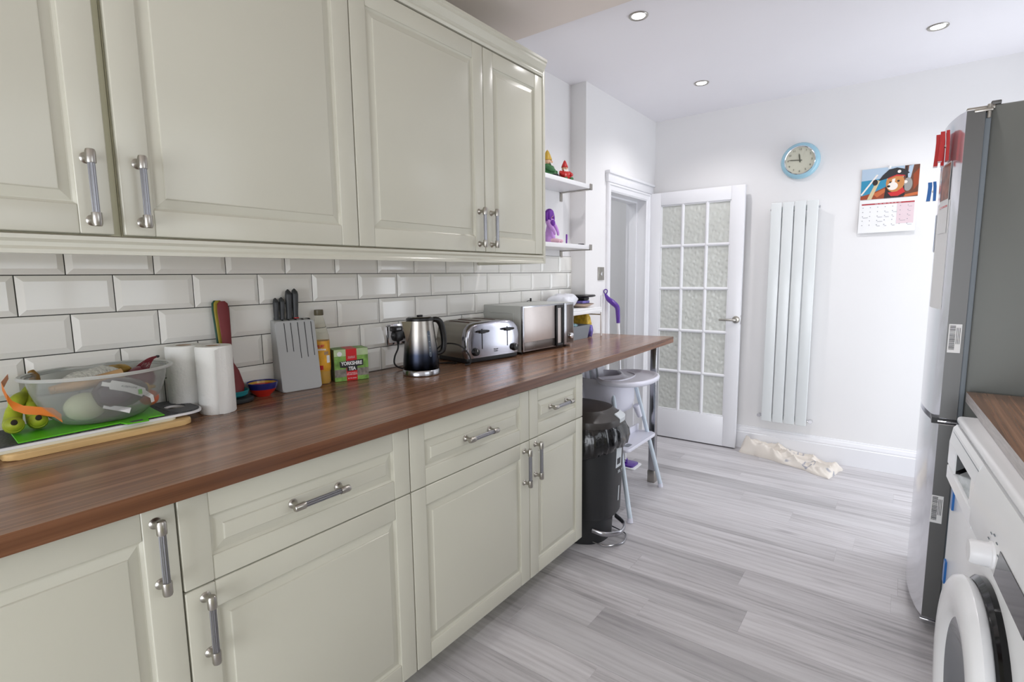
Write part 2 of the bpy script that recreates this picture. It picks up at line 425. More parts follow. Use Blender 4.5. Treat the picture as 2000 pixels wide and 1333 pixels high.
tag(bb.obj('trim_4', 'gloss_white', smooth=25), 'white moulded architrave around the hall doorway', kind='structure')
# hall behind the doorway
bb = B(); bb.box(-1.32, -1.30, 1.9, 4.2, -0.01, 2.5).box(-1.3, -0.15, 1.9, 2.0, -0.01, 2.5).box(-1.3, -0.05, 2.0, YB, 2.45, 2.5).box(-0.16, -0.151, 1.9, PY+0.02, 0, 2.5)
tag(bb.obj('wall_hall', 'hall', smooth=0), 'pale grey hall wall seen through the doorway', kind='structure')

# recessed downlights
def downlight(x, y, label):
    t = thing('downlight', label, 'light', (x, y, ZC), 0)
    B().lathe([(0.030, 0.0), (0.030, -0.002), (0.034, -0.005), (0.041, -0.006), (0.0435, -0.003), (0.0435, 0.0)], (0, 0, 0), 32, cap0=False, cap1=False).obj('bezel', 'steel', t)
    B().lathe([(0.029, -0.0035), (0.0, -0.0045)], (0, 0, 0), 24, cap0=True, cap1=False).obj('lamp', M['lamp'], t)
    l = bpy.data.lights.new('spot', 'SPOT'); l.energy = 16; l.spot_size = math.radians(140); l.spot_blend = 0.7; l.shadow_soft_size = 0.03; l.color = (1.0, 0.97, 0.97)
    o = bpy.data.objects.new('spot_light', l); COL.objects.link(o); o.location = (x, y, ZC-0.012)
    return t
M['lamp'] = mat('lit_lamp', (250, 252, 255), 0.5, emit=9)
downlight(0.680, 2.394, 'round recessed ceiling light nearest the wall cupboards')
downlight(1.771, 3.392, 'round recessed ceiling light above the fridge side')
downlight(0.642, 3.431, 'small round recessed ceiling light above the open door')
downlight(1.771, 2.394, 'round recessed ceiling light just outside the view')

# ================================================================== CUPBOARDS
def handle_mesh(L=0.150):
    """bar handle standing along local z, foot on the door at x=0, centre at origin"""
    bb = B(); x = 0.030; h = L/2
    for s in (-1, 1):
        zc = s*(h-0.0135)
        bb.lathe([(0.0112, 0), (0.0112, 0.0015), (0.0085, 0.004), (0.0062, 0.009), (0.0058, 0.014), (0.0062, 0.024)], (0, 0, zc), 20, 'x', cap0=False, cap1=True)
        a, b_ = zc-0.0135, zc+0.0135
        pr_ = [(0.0, a), (0.0066, a), (0.0078, a+0.001), (0.0082, a+0.003), (0.0090, a+0.0045), (0.0090, b_-0.0015), (0.0086, b_), (0.0, b_)]
        if s > 0: pr_ = [(r, zc-(z-zc)) for r, z in pr_][::-1]
        bb.lathe(pr_, (x, 0, 0), 20, 'z', cap0=False, cap1=False)
    bb.mi = 1
    rings = []
    for z in (-h+0.02, h-0.02):                                     # reeded bar
        rings.append([(x+(0.0062+0.0004*math.cos(12*2*PI*k/48))*math.cos(2*PI*k/48), (0.0062+0.0004*math.cos(12*2*PI*k/48))*math.sin(2*PI*k/48), z) for k in range(48)])
    bb.loft(rings)
    me = bb.mesh('handle', 30); me.materials.append(M['steel']); me.materials.append(M['handle_bar']); return me
HM = handle_mesh()
def put_handle(parent, x, y, z, horiz=False):
    o = bpy.data.objects.new('handle', HM); COL.objects.link(o); o.parent = parent; o.location = (x, y, z)
    if horiz: o.rotation_euler = (math.radians(90), 0, 0)
    return o
def panel_door(name, parent, xf, y0, y1, z0, z1, st=0.058, rl=None, fw=0.027, g=0.0016):
    """raised-and-fielded door, front face at xf, facing +X (local coordinates of parent)"""
    rl = rl or st; y0 += g; y1 -= g; z0 += g; z1 -= g; T = 0.019; xb = xf-T; bb = B()
    for a, b_ in ((y0, y0+st), (y1-st, y1)): bb.box(xb, xf, a, b_, z0, z1, 0.0034, 3)
    for a, b_ in ((z0, z0+rl), (z1-rl, z1)): bb.box(xb, xf-0.0008, y0+st-0.0004, y1-st+0.0004, a, b_, 0.0030, 3)
    def ring(i, x): return [(x, y0+st+i, z0+rl+i), (x, y1-st-i, z0+rl+i), (x, y1-st-i, z1-rl-i), (x, y0+st+i, z1-rl-i)]
    bb.loft([ring(-0.003, xf-0.0030), ring(0.0016, xf-0.0066), ring(0.0045, xf-0.0088), ring(0.0070, xf-0.0090), ring(fw-0.0022, xf-0.0042), ring(fw-0.0012, xf-0.0022), ring(fw, xf-0.0010), ring(fw+0.0016, xf-0.0006)], True, False, True)
    o = bb.obj(name, 'cream', parent, smooth=18)
    return o
XD, ZB, ZS, ZT = 0.613, 0.0925, 0.664, 0.8605
def base_unit(y0, y1, drawer, side, label):
    t = thing('base_cabinet', label, 'cabinet', (0, y0, 0)); Wd_ = y1-y0
    bb = B(); xi = XD-0.021
    bb.box(0.02, xi, 0.0005, 0.018, ZB, 0.8700).box(0.02, xi, Wd_-0.018, Wd_-0.0005, ZB, 0.8700).box(0.02, xi, 0.018, Wd_-0.018, ZB, ZB+0.018)
    bb.box(0.02, 0.03, 0.018, Wd_-0.018, ZB, 0.8700).box(xi-0.02, xi, 0.018, Wd_-0.018, 0.842, 0.8700)
    if drawer: bb.box(xi-0.02, xi, 0.018, Wd_-0.018, ZS-0.009, ZS+0.009)
    bb.obj('carcass', 'cream_in', t, smooth=0)
    if drawer:
        d = panel_door('drawer_front', t, XD, 0, Wd_, ZS, ZT, rl=0.053)
        put_handle(d, XD, Wd_/2, (ZS+ZT)/2+0.004, True)
        d = panel_door('door', t, XD, 0, Wd_, ZB, ZS)
        put_handle(d, XD, 0.038 if side < 0 else Wd_-0.038, ZS-0.087 if side < 0 else ZS-0.095)
    else:
        d = panel_door('door', t, XD, 0, Wd_, ZB, ZT); put_handle(d, XD, Wd_-0.037, ZT-0.093)
    return t
base_unit(-0.802, -0.202, False, 1, 'cream base cabinet at the near end of the run, outside the view')
base_unit(-0.202, 0.398, False, 1, 'cream base cabinet with one full height door, at the near left corner of the photo')
base_unit(0.398, 1.0015, True, -1, 'wide cream base cabinet with drawer, door handle on its left edge')
base_unit(1.0015, 1.6036, True, 1, 'wide cream base cabinet with drawer, door handle on its right edge')
base_unit(1.6036, 2.0178, True, -1, 'narrow cream base cabinet with drawer beside the black bin')
bb = B().box(0.484, 0.500, YF, 2.012, 0, ZB-0.001).box(0.03, 0.500, 1.996, 2.012, 0, ZB-0.001)
tag(bb.obj('trim_6', 'cream_in'), 'recessed cream plinth under the base cabinets', kind='structure')

XW = 0.3946; WZ0, WZ1 = 1.3837, 2.1505
def wall_unit(y0, y1, side, label, end=False, xoff=0.0, gap=0.0):
    t = thing('wall_cabinet', label, 'cabinet', (0, y0, 0)); Wd_ = y1-y0; bb = B(); xi = XW-0.021
    bb.box(0.003, xi, 0.0005, 0.018, WZ0, WZ1+0.012).box(0.003, xi, Wd_-0.018, Wd_-0.0005, WZ0, WZ1+0.012).box(0.003, xi, 0.018, Wd_-0.018, WZ0, WZ0+0.018).box(0.003, xi, 0.018, Wd_-0.018, WZ1-0.006, WZ1+0.012).box(0.003, 0.01, 0.018, Wd_-0.018, WZ0+.018, WZ1)
    bb.obj('carcass', 'cream_in', t, smooth=0)
    d = panel_door('door', t, XW+xoff, 0, Wd_-gap, WZ0, WZ1)
    put_handle(d, XW+xoff, 0.036 if side < 0 else Wd_-gap-0.038, WZ0+0.092 if gap == 0 else WZ0+0.09)
    if end: B().box(0.003, XW+0.004, Wd_, Wd_+0.016, WZ0-0.040, WZ1+0.064, 0.002).obj('end_panel', 'cream', t)
    return t
wall_unit(-0.774, -0.174, 1, 'cream wall cabinet at the near end of the run, outside the view')
wall_unit(-0.174, 0.4265, 1, 'cream wall cabinet at the left edge with a dark gap beside its door', gap=0.015)
wall_unit(0.4265, 1.0276, -1, 'widest-looking cream wall cabinet with its handle at lower left')
wall_unit(1.0276, 1.6279, 1, 'cream wall cabinet third from the left, handle at its lower right')
wall_unit(1.6279, 2.0338, -1, 'narrow cream wall cabinet at the far end beside the open shelves', end=True)
# pelmet and cornice mouldings
pel = [(XW+0.004, WZ0-0.004), (XW+0.004, WZ0-0.012), (XW-0.001, WZ0-0.018), (XW-0.001, WZ0-0.026), (XW+0.003, WZ0-0.032), (XW+0.003, WZ0-0.040), (XW-0.016, WZ0-0.040), (XW-0.016, WZ0-0.004)]
tag(B().prism([(z, x) for x, z in pel], YF, 2.0338, 'y').obj('trim_7', 'cream', smooth=20), 'cream light pelmet moulding under the wall cabinets', kind='structure')
cor = [(XW-0.02, WZ1+0.003), (XW+0.001, WZ1+0.003), (XW+0.004, WZ1+0.012), (XW+0.003, WZ1+0.018), (XW+0.010, WZ1+0.024), (XW+0.016, WZ1+0.036), (XW+0.022, WZ1+0.044), (XW+0.022, WZ1+0.052), (XW+0.027, WZ1+0.056), (XW+0.027, WZ1+0.066), (XW-0.02, WZ1+0.066)]
tag(B().prism([(z, x) for x, z in cor], YF, 2.0338, 'y').obj('trim_8', 'cream', smooth=20), 'cream cornice moulding along the top of the wall cabinets', kind='structure')

# ---- worktop (one continuous slab) with its steel leg
wt = thing('worktop', 'long dark walnut effect worktop ending in a breakfast bar', 'worktop', (0, 0, 0))
out = [(-0.002, YF+0.02), (0.650, YF+0.02), (0.6495, 0.15), (0.6365, 1.95), (0.602, 3.171), (0.367, 3.129), (PX+0.002, 3.105), (PX+0.002, PY-0.002), (-0.002, PY-0.002)]
B().prism(out, H-0.0005, H, 'z').obj('surface', 'walnut', wt, smooth=0)
bb = B().prism(out, H-0.0357, H-0.0005, 'z'); bb.obj('edge_band', 'walnut_edge', wt, smooth=0)
lg = B().box(0.512, 0.552, 3.03, 3.07, 0.075, H-0.036, 0.003).obj('leg', 'steel_bar', wt)
B().box(0.509, 0.555, 3.027, 3.073, 0, 0.075, 0.002).obj('foot', 'steel', lg)

# ================================================================== RIGHT SIDE: fridge, washer, worktop
t = thing('fridge_freezer', 'tall silver fridge freezer with a grey side beside the worktop', 'fridge', (1.85, 2.31, 0)); ox, oy = 1.85, 2.31
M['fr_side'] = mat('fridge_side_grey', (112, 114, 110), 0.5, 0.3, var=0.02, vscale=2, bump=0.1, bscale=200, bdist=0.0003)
M['fr_door'] = mat('fridge_silver', (228, 229, 234), 0.17, 0.8, bump=0.06, bscale=40, bdist=0.0003, stretch=(1, 1, 20))
M['fr_edge'] = mat('fridge_edge_steel', (104, 104, 103), 0.42, 0.6, bump=0.1, bscale=60, bdist=0.0003, stretch=(14, 1, 1))
M['gasket'] = mat('grey_gasket', (120, 128, 134), 0.5)
B().box(0.060, 0.68, 0.035, 0.60, 0.03, 1.815, 0.006).obj('body', 'fr_side', t)
B().box(0.046, 0.062, 0.012, 0.59, 0.05, 1.79, 0.004).obj('door_seal', 'gasket', t)
def fdoor(z0, z1):
    n = 16; front = [(-0.045*math.sin(PI*k/n)**0.75, 0.0+0.60*k/n) for k in range(n+1)]
    pts = [(0.046, 0.0), (0.046, 0.60)]+[(a, b_) for a, b_ in front[::-1]]
    bb = B().prism(pts, z0, z1, 'z', 0.0015, 1)
    for f in bb.bm.faces:
        if f.normal.y < -0.9 and f.calc_area() > 0.01: f.material_index = 1
    bb.bm.normal_update()
    for f in bb.bm.faces:
        if abs(f.normal.y) > 0.97 and f.calc_area() > 0.005: f.material_index = 1
    return bb
d1 = fdoor(0.782, 1.800).obj('upper_door', ['fr_door', 'fr_edge'], t, smooth=40)
d2 = fdoor(0.045, 0.762).obj('lower_door', ['fr_door', 'fr_edge'], t, smooth=40)
bb = B().box(-0.02, 0.046, 0.004, 0.596, 0.762, 0.782).obj('handle_recess', 'black', t)
for z_ in (0.768, 0.03): B().box(-0.004, 0.05, 0.0005, 0.01, z_, z_+0.006, 0.001).obj('steel_strip', 'chrome', t)
B().box(0.0, 0.07, 0.02, 0.12, 1.800, 1.812, 0.003).box(0.018, 0.064, -0.002, 0.018, 1.790, 1.800, 0.002).lathe([(0.006, 1.77), (0.006, 1.812)], (0.055, 0.008, 0), 12).obj('hinge', 'steel', t)
B().box(0.060, 0.085, 0.036, 0.09, 1.815, 1.828, 0.003).obj('hinge_cap', 'fr_edge', t)
B().box(0.065, 0.66, 0.05, 0.58, 0.0, 0.03).obj('foot', 'black', t)
def barcode(z0, z1, x0, x1, par):
    s = B().box(x0, x1, -0.0006, 0.0, z0, z1).obj('sticker', 'paper', par)
    bb = B(); r_ = random.Random(3); z = z0+0.010
    while z < z1-0.006:
        wd = r_.choice([0.0008, 0.0014, 0.0022]); bb.box(x0+0.003, x0+0.018, -0.0009, -0.0006, z, z+wd); z += wd+r_.choice([0.0010, 0.0016])
    for k in range(3): bb.box(x1-0.013+k*0.004, x1-0.0115+k*0.004, -0.0009, -0.0006, z0+0.03, z1-0.012)
    bb.obj('barcode', 'black', s, smooth=0)
barcode(1.013, 1.110, 0.004, 0.038, d1); barcode(0.405, 0.505, -0.001, 0.032, d2)

def fr_x(y):  # front surface x of the fridge door at world y
    return ox-0.045*math.sin(PI*min(max((y-oy)/0.60, 0.001), 0.999))**0.75
def on_fridge(name, label, cat, y0, y1, z0, z1, m, th=0.0006, off=0.0, mat2=None, group=None):
    n = 8; a = [(fr_x(y0+(y1-y0)*k/n)-0.0002-off, y0+(y1-y0)*k/n) for k in range(n+1)]
    b_ = [(x-th, y) for x, y in a]
    o = B().prism(a+b_[::-1], z0, z1, 'z').obj(name, m); 
    if label: tag(o, label, cat, group)
    return o
M['red_clip'] = mat('red_plastic', (196, 34, 36), 0.25, coat=0.3)
M['blue_clip'] = mat('blue_plastic', (36, 104, 176), 0.3)
M['page_pink'] = mat('page_tint', (226, 205, 210), 0.7)
on_fridge('paper_sheet', 'long white paper sheet stuck on the silver fridge door', 'paper', 2.37, 2.56, 1.155, 1.53, 'paper')
cp = on_fridge('photo_card', 'small picture card with a red line hanging from the red fridge clip', 'card', 2.385, 2.50, 1.42, 1.66, 'paper', off=0.002)
M['photo'] = mat('photo_print', (150, 96, 74), 0.4, var=0.55, vscale=22)
o = on_fridge('picture', None, None, 2.387, 2.498, 1.535, 1.655, 'photo', off=0.003); o.parent = cp
o = on_fridge('red_line', None, None, 2.39, 2.495, 1.508, 1.514, 'red_clip', off=0.003); o.parent = cp
def clip(y, z0, z1, label, m, wd=0.035):
    t_ = thing('magnet_clip', label, 'magnet', (fr_x(y)-0.007, y, (z0+z1)/2), 0, 'magnetic clips on the fridge door'); hh = (z1-z0)/2
    def jaw(name, pts_, th_):
        rings = []
        for z, x in pts_: rings.append([(x, -wd/2, z), (x, wd/2, z), (x-th_, wd/2, z), (x-th_, -wd/2, z)])
        B().loft(rings).obj(name, m, t_)
    jaw('back_jaw', ((-hh, -0.001), (-hh*0.2, -0.0012), (hh*0.5, -0.002), (hh, -0.004)), 0.009)
    jaw('front_jaw', ((-hh, -0.018), (-hh*0.2, -0.016), (hh*0.5, -0.015), (hh*0.95, -0.016)), 0.012)
    B().tube([(-0.011, -wd*0.3, 0), (-0.011, wd*0.3, 0)], 0.004).obj('spring', 'steel', t_)
    return t_
clip(2.40, 1.662, 1.762, 'big red magnetic clip on the fridge door, nearer one', 'red_clip')
clip(2.46, 1.655, 1.765, 'big red magnetic clip on the fridge door, farther one', 'red_clip')
clip(2.585, 1.55, 1.62, 'upper blue magnetic clip on the fridge door', 'blue_clip', 0.02)
o = on_fridge('photo_card', 'narrow blue and white card on the fridge door below the blue clip', 'card', 2.60, 2.67, 1.36, 1.50, 'paper', off=0.001)
o2 = on_fridge('blue_strip', None, None, 2.602, 2.62, 1.362, 1.498, 'blue_clip', off=0.002); o2.parent = o

# washing machine, slightly askew under the worktop
ang = math.radians(4.0)
wm = thing('washing_machine', 'white front loading washing machine with round door and knob', 'washing machine', (1.877, 2.07, 0), ang)
# local: +y towards the fridge, front at x=0 facing -x, the machine runs from y=0 to y=-WL
WL = 0.96
M['wm'] = mat('washer_white', (244, 245, 246), 0.25, bump=0.02, bscale=20)
B().box(0.004, 0.58, -WL, 0.0, 0.012, 0.655, 0.010, 3).obj('body', 'wm', wm)
B().box(0.060, 0.585, -WL-0.002, 0.002, 0.655, 0.826, 0.004, 3).obj('rear_body', 'wm', wm)
B().box(0.002, 0.585, -WL-0.002, 0.002, 0.8265, 0.850, 0.010, 3).obj('lid', 'white_gl', wm)
def panel_piece(name, ya, yb, m, off=0.0):
    rings = []
    for y in (ya, yb): rings.append([(0.055, y, 0.655), (-0.004-off, y, 0.655), (-0.014-off, y, 0.672), (-0.013-off, y, 0.74), (-0.007-off, y, 0.800), (0.003-off, y, 0.822), (0.055, y, 0.826)])
    return B().loft(rings).obj(name, m, wm, smooth=40)
panel_piece('control_panel', -0.402, -WL, 'wm')
# detergent drawer: front made of pieces round a recessed grip
dw = B()
HF, HN, HZ0, HZ1 = -0.115, -0.350, 0.702, 0.768
for ya, yb, z0, z1 in ((0.0, -0.400, HZ1, 0.822), (0.0, -0.400, 0.655, HZ0)):
    dw.loft([[(0.05, y, z0), (-0.010 if z0 < 0.7 else -0.010, y, z0), (-0.010 if z0 < 0.7 else -0.004, y, z1-0.010), (0.004, y, z1), (0.05, y, z1)] for y in (ya, yb)])
dw.box(-0.010, 0.05, HF, 0.0, HZ0-0.001, HZ1+0.001).box(-0.010, 0.05, -0.400, HN, HZ0-0.001, HZ1+0.001)
dr = dw.obj('detergent_drawer', 'white_gl', wm, smooth=30)
B().box(0.045, 0.05, HN, HF, HZ0, HZ1).box(-0.004, 0.05, HN, HF, HZ1-0.003, HZ1).box(-0.006, 0.05, HF-0.003, HF+0.0005, HZ0, HZ1).box(-0.006, 0.05, HN-0.0005, HN+0.003, HZ0, HZ1).obj('grip_recess', 'black_gl', wm, smooth=0)
M['wave'] = mat('marbled_reflection_plate', (190, 192, 192), 0.12, 0.5, var=0.25, vscale=14, stretch=(2, 1, 8))
B().prism([(HZ0+0.001, -0.006), (HZ0+0.001, 0.045), (HZ0+0.030, 0.045), (HZ0+0.034, 0.038)], HN, HF-0.02, 'y').obj('grip_reflection', 'wave', wm, smooth=0)  # sloped plate whose marbled grey paints the reflection inside the grip
B().box(0.0, 0.05, -0.4016, -0.4003, 0.66, 0.815).obj('drawer_seam', 'black', wm)
B().tube([(-0.0045, -0.02, 0.803), (-0.0050, -0.400, 0.803)], 0.0012, 6).obj('drawer_seam', 'gasket', wm)
KY, KZ = -0.645, 0.702
B().lathe([(0.029, 0.0), (0.028, -0.004), (0.0255, -0.006), (0.0250, -0.034), (0.022, -0.039), (0.0, -0.0395)], (-0.013, KY, KZ), 32, 'x', cap0=True, cap1=False).obj('knob', 'white', wm)
bb = B().loft([[(-0.0142, -0.675, 0.672), (-0.0138, -0.703, 0.738), (-0.0138, -0.90, 0.738), (-0.0142, -0.90, 0.672)], [(-0.0150, -0.675, 0.672), (-0.0146, -0.703, 0.738), (-0.0146, -0.90, 0.738), (-0.0150, -0.90, 0.672)]]).obj('display', 'black_gl', wm, smooth=0)
for k in range(9):
    a = math.radians(-130+260*k/8); B().box(-0.0146, -0.0126, KY+0.047*math.sin(a)-0.005, KY+0.047*math.sin(a)+0.005, KZ+0.044*math.cos(a)-0.001, KZ+0.044*math.cos(a)+0.001).obj('programme_mark', 'gasket', wm, smooth=0)
# porthole door
cy, cz = -0.60, 0.345
B().lathe([(0.235, -0.004), (0.252, -0.018), (0.256, -0.030), (0.250, -0.042), (0.236, -0.050), (0.205, -0.052), (0.170, -0.047), (0.155, -0.036)], (-0.004, cy, cz), 72, 'x', cap0=False, cap1=False).obj('door_ring', 'white_gl', wm)
B().lathe([(0.262, 0.008), (0.262, -0.006), (0.250, -0.016), (0.232, -0.010), (0.22, 0.0)], (-0.001, cy, cz), 72, 'x', cap0=False, cap1=False).obj('door_seal', 'black_gl', wm)
M['port'] = mat('porthole_glass', (104, 108, 114), 0.04, trans=0.0, coat=0.5)
B().lathe([(0.157, -0.038), (0.13, -0.030), (0.09, -0.012), (0.0, -0.004)], (-0.004, cy, cz), 56, 'x', cap0=False, cap1=False).obj('door_glass', 'port', wm)
B().box(-0.0015, 0.005, -0.055, -0.030, 0.33, 0.40).obj('energy_label', 'blue_clip', wm)
B().box(-0.0015, 0.005, -0.075, -0.050, 0.575, 0.635).obj('energy_label', 'blue_clip', wm)
B().box(0.03, 0.55, -WL+0.02, -0.02, 0, 0.014).obj('foot', 'black', wm)

rw = thing('side_worktop', 'walnut effect worktop over the washing machine, butted to the fridge', 'worktop', (1.914, 2.305, 0), 0)
e_ = 2.6
a_ = math.radians(e_); pts = [(0, 0), (0.60, 0), (0.60, -3.2), (0.155, -3.2)]
zt = 0.885
B().prism(pts, zt-0.0005, zt, 'z').obj('surface', 'walnut', rw, smooth=0)
M['edge_pale'] = mat('worn_pale_edge', (188, 182, 180), 0.35, var=0.16, vscale=14, stretch=(3, 1, 12))
B().prism(pts, zt-0.034, zt-0.0005, 'z').obj('edge_band', 'edge_pale', rw, smooth=0)
# units under the side worktop, nearer than the washing machine (outside the view)
sc2 = thing('side_cabinet', 'cream base cabinet under the side worktop, outside the view', 'cabinet', (1.99, -0.9, 0))
B().box(0.1, 0.55, 0, 1.95, 0.1, 0.849).obj('carcass', 'cream_in', sc2, smooth=0)
B().box(0.15, 0.55, 0, 1.95, 0.0, 0.1).obj('plinth', 'cream_in', sc2, smooth=0)

# ================================================================== END OF THE ROOM
# glazed door, opened flat in front of the end wall
t = thing('door_1', 'white fifteen pane glazed door standing open against the end wall', 'door', (0.105, 3.955, 0), math.radians(1.2))
t['kind'] = 'structure'
for k_ in ('label', 'category'): del t[k_]
t['label'] = 'white fifteen pane glazed door standing open against the end wall'
DW, DH, TH_ = 0.690, 1.900, 0.036; zb0 = 0.010
gx0, gx1, gz0, gz1 = 0.092, 0.600, 0.232, 1.806
bb = B()
bb.box(0, gx0, 0, TH_, zb0, DH, 0.003).box(gx1, DW, 0, TH_, zb0, DH, 0.003).box(gx0, gx1, 0.0004, TH_, zb0, gz0, 0.001).box(gx0, gx1, 0.0004, TH_, gz1, DH, 0.001)
bb.obj('door_frame', 'gloss_white', t)
M['obscure'] = mat('obscure_glass', (214, 219, 212), 0.12, trans=0.55, ior=1.3)
def obscure():
    n_ = NT('obscure_glass_pane'); v = n_.coord((1, 1, 0.75)); b = n_.b
    vo = n_.new('ShaderNodeTexVoronoi'); vo.feature = 'SMOOTH_F1'; vo.inputs['Scale'].default_value = 42; n_.link(v, vo.inputs['Vector'])
    b.inputs['Base Color'].default_value = lin((244, 246, 240)); b.inputs['Roughness'].default_value = 0.12; b.inputs['Transmission Weight'].default_value = 0.4; b.inputs['IOR'].default_value = 1.35
    n_.bump(vo.outputs['Distance'], 1.0, 0.008); return n_.m
M['obscure'] = obscure()
mb = 0.024; cols = 3; rows_ = 5
pw_ = (gx1-gx0-mb*(cols-1))/cols; ph_ = (gz1-gz0-mb*(rows_-1))/rows_
def bevel_bar(bb, x0, x1, z0, z1, vert):
    yf, ym = 0.003, 0.012
    if vert: prof_ = [(x0, ym), (x0+0.004, yf+0.003), (x0+0.009, yf), (x1-0.009, yf), (x1-0.004, yf+0.003), (x1, ym), (x1, TH_-0.012), (x0, TH_-0.012)]; bb.prism(prof_, z0, z1, 'z')
    else: prof_ = [(ym, z0), (yf+0.003, z0+0.004), (yf, z0+0.009), (yf, z1-0.009), (yf+0.003, z1-0.004), (ym, z1), (TH_-0.012, z1), (TH_-0.012, z0)]; bb.prism(prof_, x0, x1, 'x')
for c in range(1, cols):
    x = gx0+c*pw_+(c-1)*mb; bb = B(); bevel_bar(bb, x, x+mb, gz0, gz1, True); bb.obj('glazing_bar', 'gloss_white', t)
for r in range(1, rows_):
    z = gz0+r*ph_+(r-1)*mb; bb = B(); bevel_bar(bb, gx0, gx1, z, z+mb, False); bb.obj('glazing_bar', 'gloss_white', t)
bb = B()
for (x0, x1, z0, z1) in ((gx0, gx0+0.009, gz0, gz1), (gx1-0.009, gx1, gz0, gz1)): bb.box(x0, x1, 0.006, 0.03, z0, z1, 0.003)
for z0 in (gz0, gz1-0.009): bb.box(gx0, gx1, 0.006, 0.03, z0, z0+0.009, 0.003)
bb.obj('glazing_bead', 'gloss_white', t)
gm = B().box(0, pw_, 0.016, 0.020, 0, ph_).mesh('glass_pane', 0); gm.materials.append(M['obscure'])
for c in range(cols):
    for r in range(rows_):
        o = bpy.data.objects.new('glass_pane', gm); COL.objects.link(o); o.parent = t; o.location = (gx0+c*(pw_+mb), 0, gz0+r*(ph_+mb))
hd = B().lathe([(0.0, 0.009), (0.021, 0.009), (0.0255, 0.007), (0.026, 0.0)], (0.662, 0, 0.958), 28, '-y', cap0=True, cap1=False).obj('door_handle', 'steel', t)
B().tube([(0.662, -0.006, 0.958), (0.662, -0.040, 0.958), (0.655, -0.047, 0.958), (0.640, -0.049, 0.958), (0.560, -0.049, 0.957), (0.556, -0.049, 0.957)], [0.0085, 0.0085, 0.0088, 0.0085, 0.0075, 0.0065], 14).obj('lever', 'steel', hd)
B().box(DW-0.001, DW+0.0015, 0.006, 0.030, 0.925, 0.990, 0.0008).obj('latch_plate', 'chrome', t)
for z in (0.22, 0.95, 1.68): B().lathe([(0.006, z-0.04), (0.006, z+0.04)], (-0.004, -0.002, 0), 12).obj('hinge', 'steel', t)

# radiator
t = thing('radiator', 'tall white flat panel radiator on the end wall', 'radiator', (0.960, YB, 0))
M['rad'] = mat('radiator_enamel', (226, 230, 230), 0.28, coat=0.2)
pwid = (1.2405-0.960-3*0.007)/4
pm = B().box(0, pwid, -0.082, -0.070, 0.2437, 1.757, 0.004, 3).box(0.008, pwid-0.008, -0.070, -0.052, 0.26, 1.74, 0.003).mesh('panel'); pm.materials.append(M['rad'])
for k in range(4):
    o = bpy.data.objects.new('panel', pm); COL.objects.link(o); o.parent = t; o.location = (k*(pwid+0.007), 0, 0)
for z in (0.275, 1.715): B().box(0.004, 0.2765, -0.054, -0.020, z-0.018, z+0.018, 0.008, 3).obj('header_rail', 'rad', t)
for x in (0.05, 0.23): B().box(x-0.012, x+0.012, -0.022, 0.0, 1.60, 1.66, 0.002).obj('bracket', 'rad', t)
for x, s, y_ in ((-0.022, -1, -0.037), (0.3025, 1, -0.037)):
    v = B().tube([(x, y_, 0.272), (x-s*0.022, y_, 0.272)], 0.009).lathe([(0.0, 0.018), (0.012, 0.017), (0.0145, 0.012), (0.0145, -0.012), (0.012, -0.016), (0.0, -0.016)], (x, y_, 0.272), 20, 'y', cap0=False, cap1=False).obj('valve', 'chrome', t)
    B().tube([(x, y_+0.01, 0.272), (x, 0.0, 0.272)], 0.0075).obj('pipe', 'chrome', v)
for x, s in ((-0.004, -1), (0.2845, 1)): B().lathe([(0.0, -0.006), (0.008, -0.006), (0.009, 0.004), (0.0, 0.006)], (x, -0.037, 1.715), 14, 'x', cap0=False, cap1=False).obj('plug', 'chrome', t)

# clock
t = thing('wall_clock', 'round wall clock with a wide pale blue rim on the end wall', 'clock', (1.112, YB, 2.026))
M['clock_blue'] = mat('pale_blue_enamel', (160, 203, 220), 0.25, coat=0.4)
M['clock_face'] = mat('aged_cream_dial', (205, 204, 186), 0.5, var=0.03)
M['dial_ink'] = mat('dial_ink', (96, 96, 84), 0.6)
B().lathe([(0.112, 0.0), (0.1165, 0.006), (0.1165, 0.018), (0.110, 0.030), (0.100, 0.038), (0.092, 0.040), (0.088, 0.036)], (0, 0, 0), 56, '-y', cap0=True, cap1=False).obj('rim', 'clock_blue', t)
B().lathe([(0.093, 0.037), (0.092, 0.043), (0.089, 0.045), (0.086, 0.042), (0.0855, 0.034)], (0, 0, 0), 56, '-y', cap0=False, cap1=False).obj('bezel', 'chrome', t)
fc = B().lathe([(0.087, 0.034), (0.0, 0.036)], (0, 0, 0), 48, '-y', cap0=True, cap1=False).obj('dial', 'clock_face', t)
for k in range(1, 13):
    a = math.radians(30*k); text('numeral', str(k), 0.017, M['dial_ink'], fc, (0.070*math.sin(a), -0.0368, 0.070*math.cos(a)), RY, 0.0002)
def hand(name, length, wid, deg, y):
    a = math.radians(deg); d = Vector((math.sin(a), 0, math.cos(a))); n = Vector((math.cos(a), 0, -math.sin(a)))
    pts = [-d*0.014+n*wid*0.5, -d*0.014-n*wid*0.5, d*length*0.7-n*wid*0.6, d*length, d*length*0.7+n*wid*0.6]
    B().loft([[(p.x, y, p.z) for p in pts], [(p.x, y-0.0008, p.z) for p in pts]]).obj(name, 'dial_ink', t, smooth=0)
hand('hour_hand', 0.046, 0.007, 352, -0.0385); hand('minute_hand', 0.072, 0.005, 275, -0.0395)
B().lathe([(0.005, 0.036), (0.005, 0.042), (0.0, 0.043)], (0, 0, 0), 16, '-y', cap0=False, cap1=False).obj('hand_cap', 'dial_ink', t)

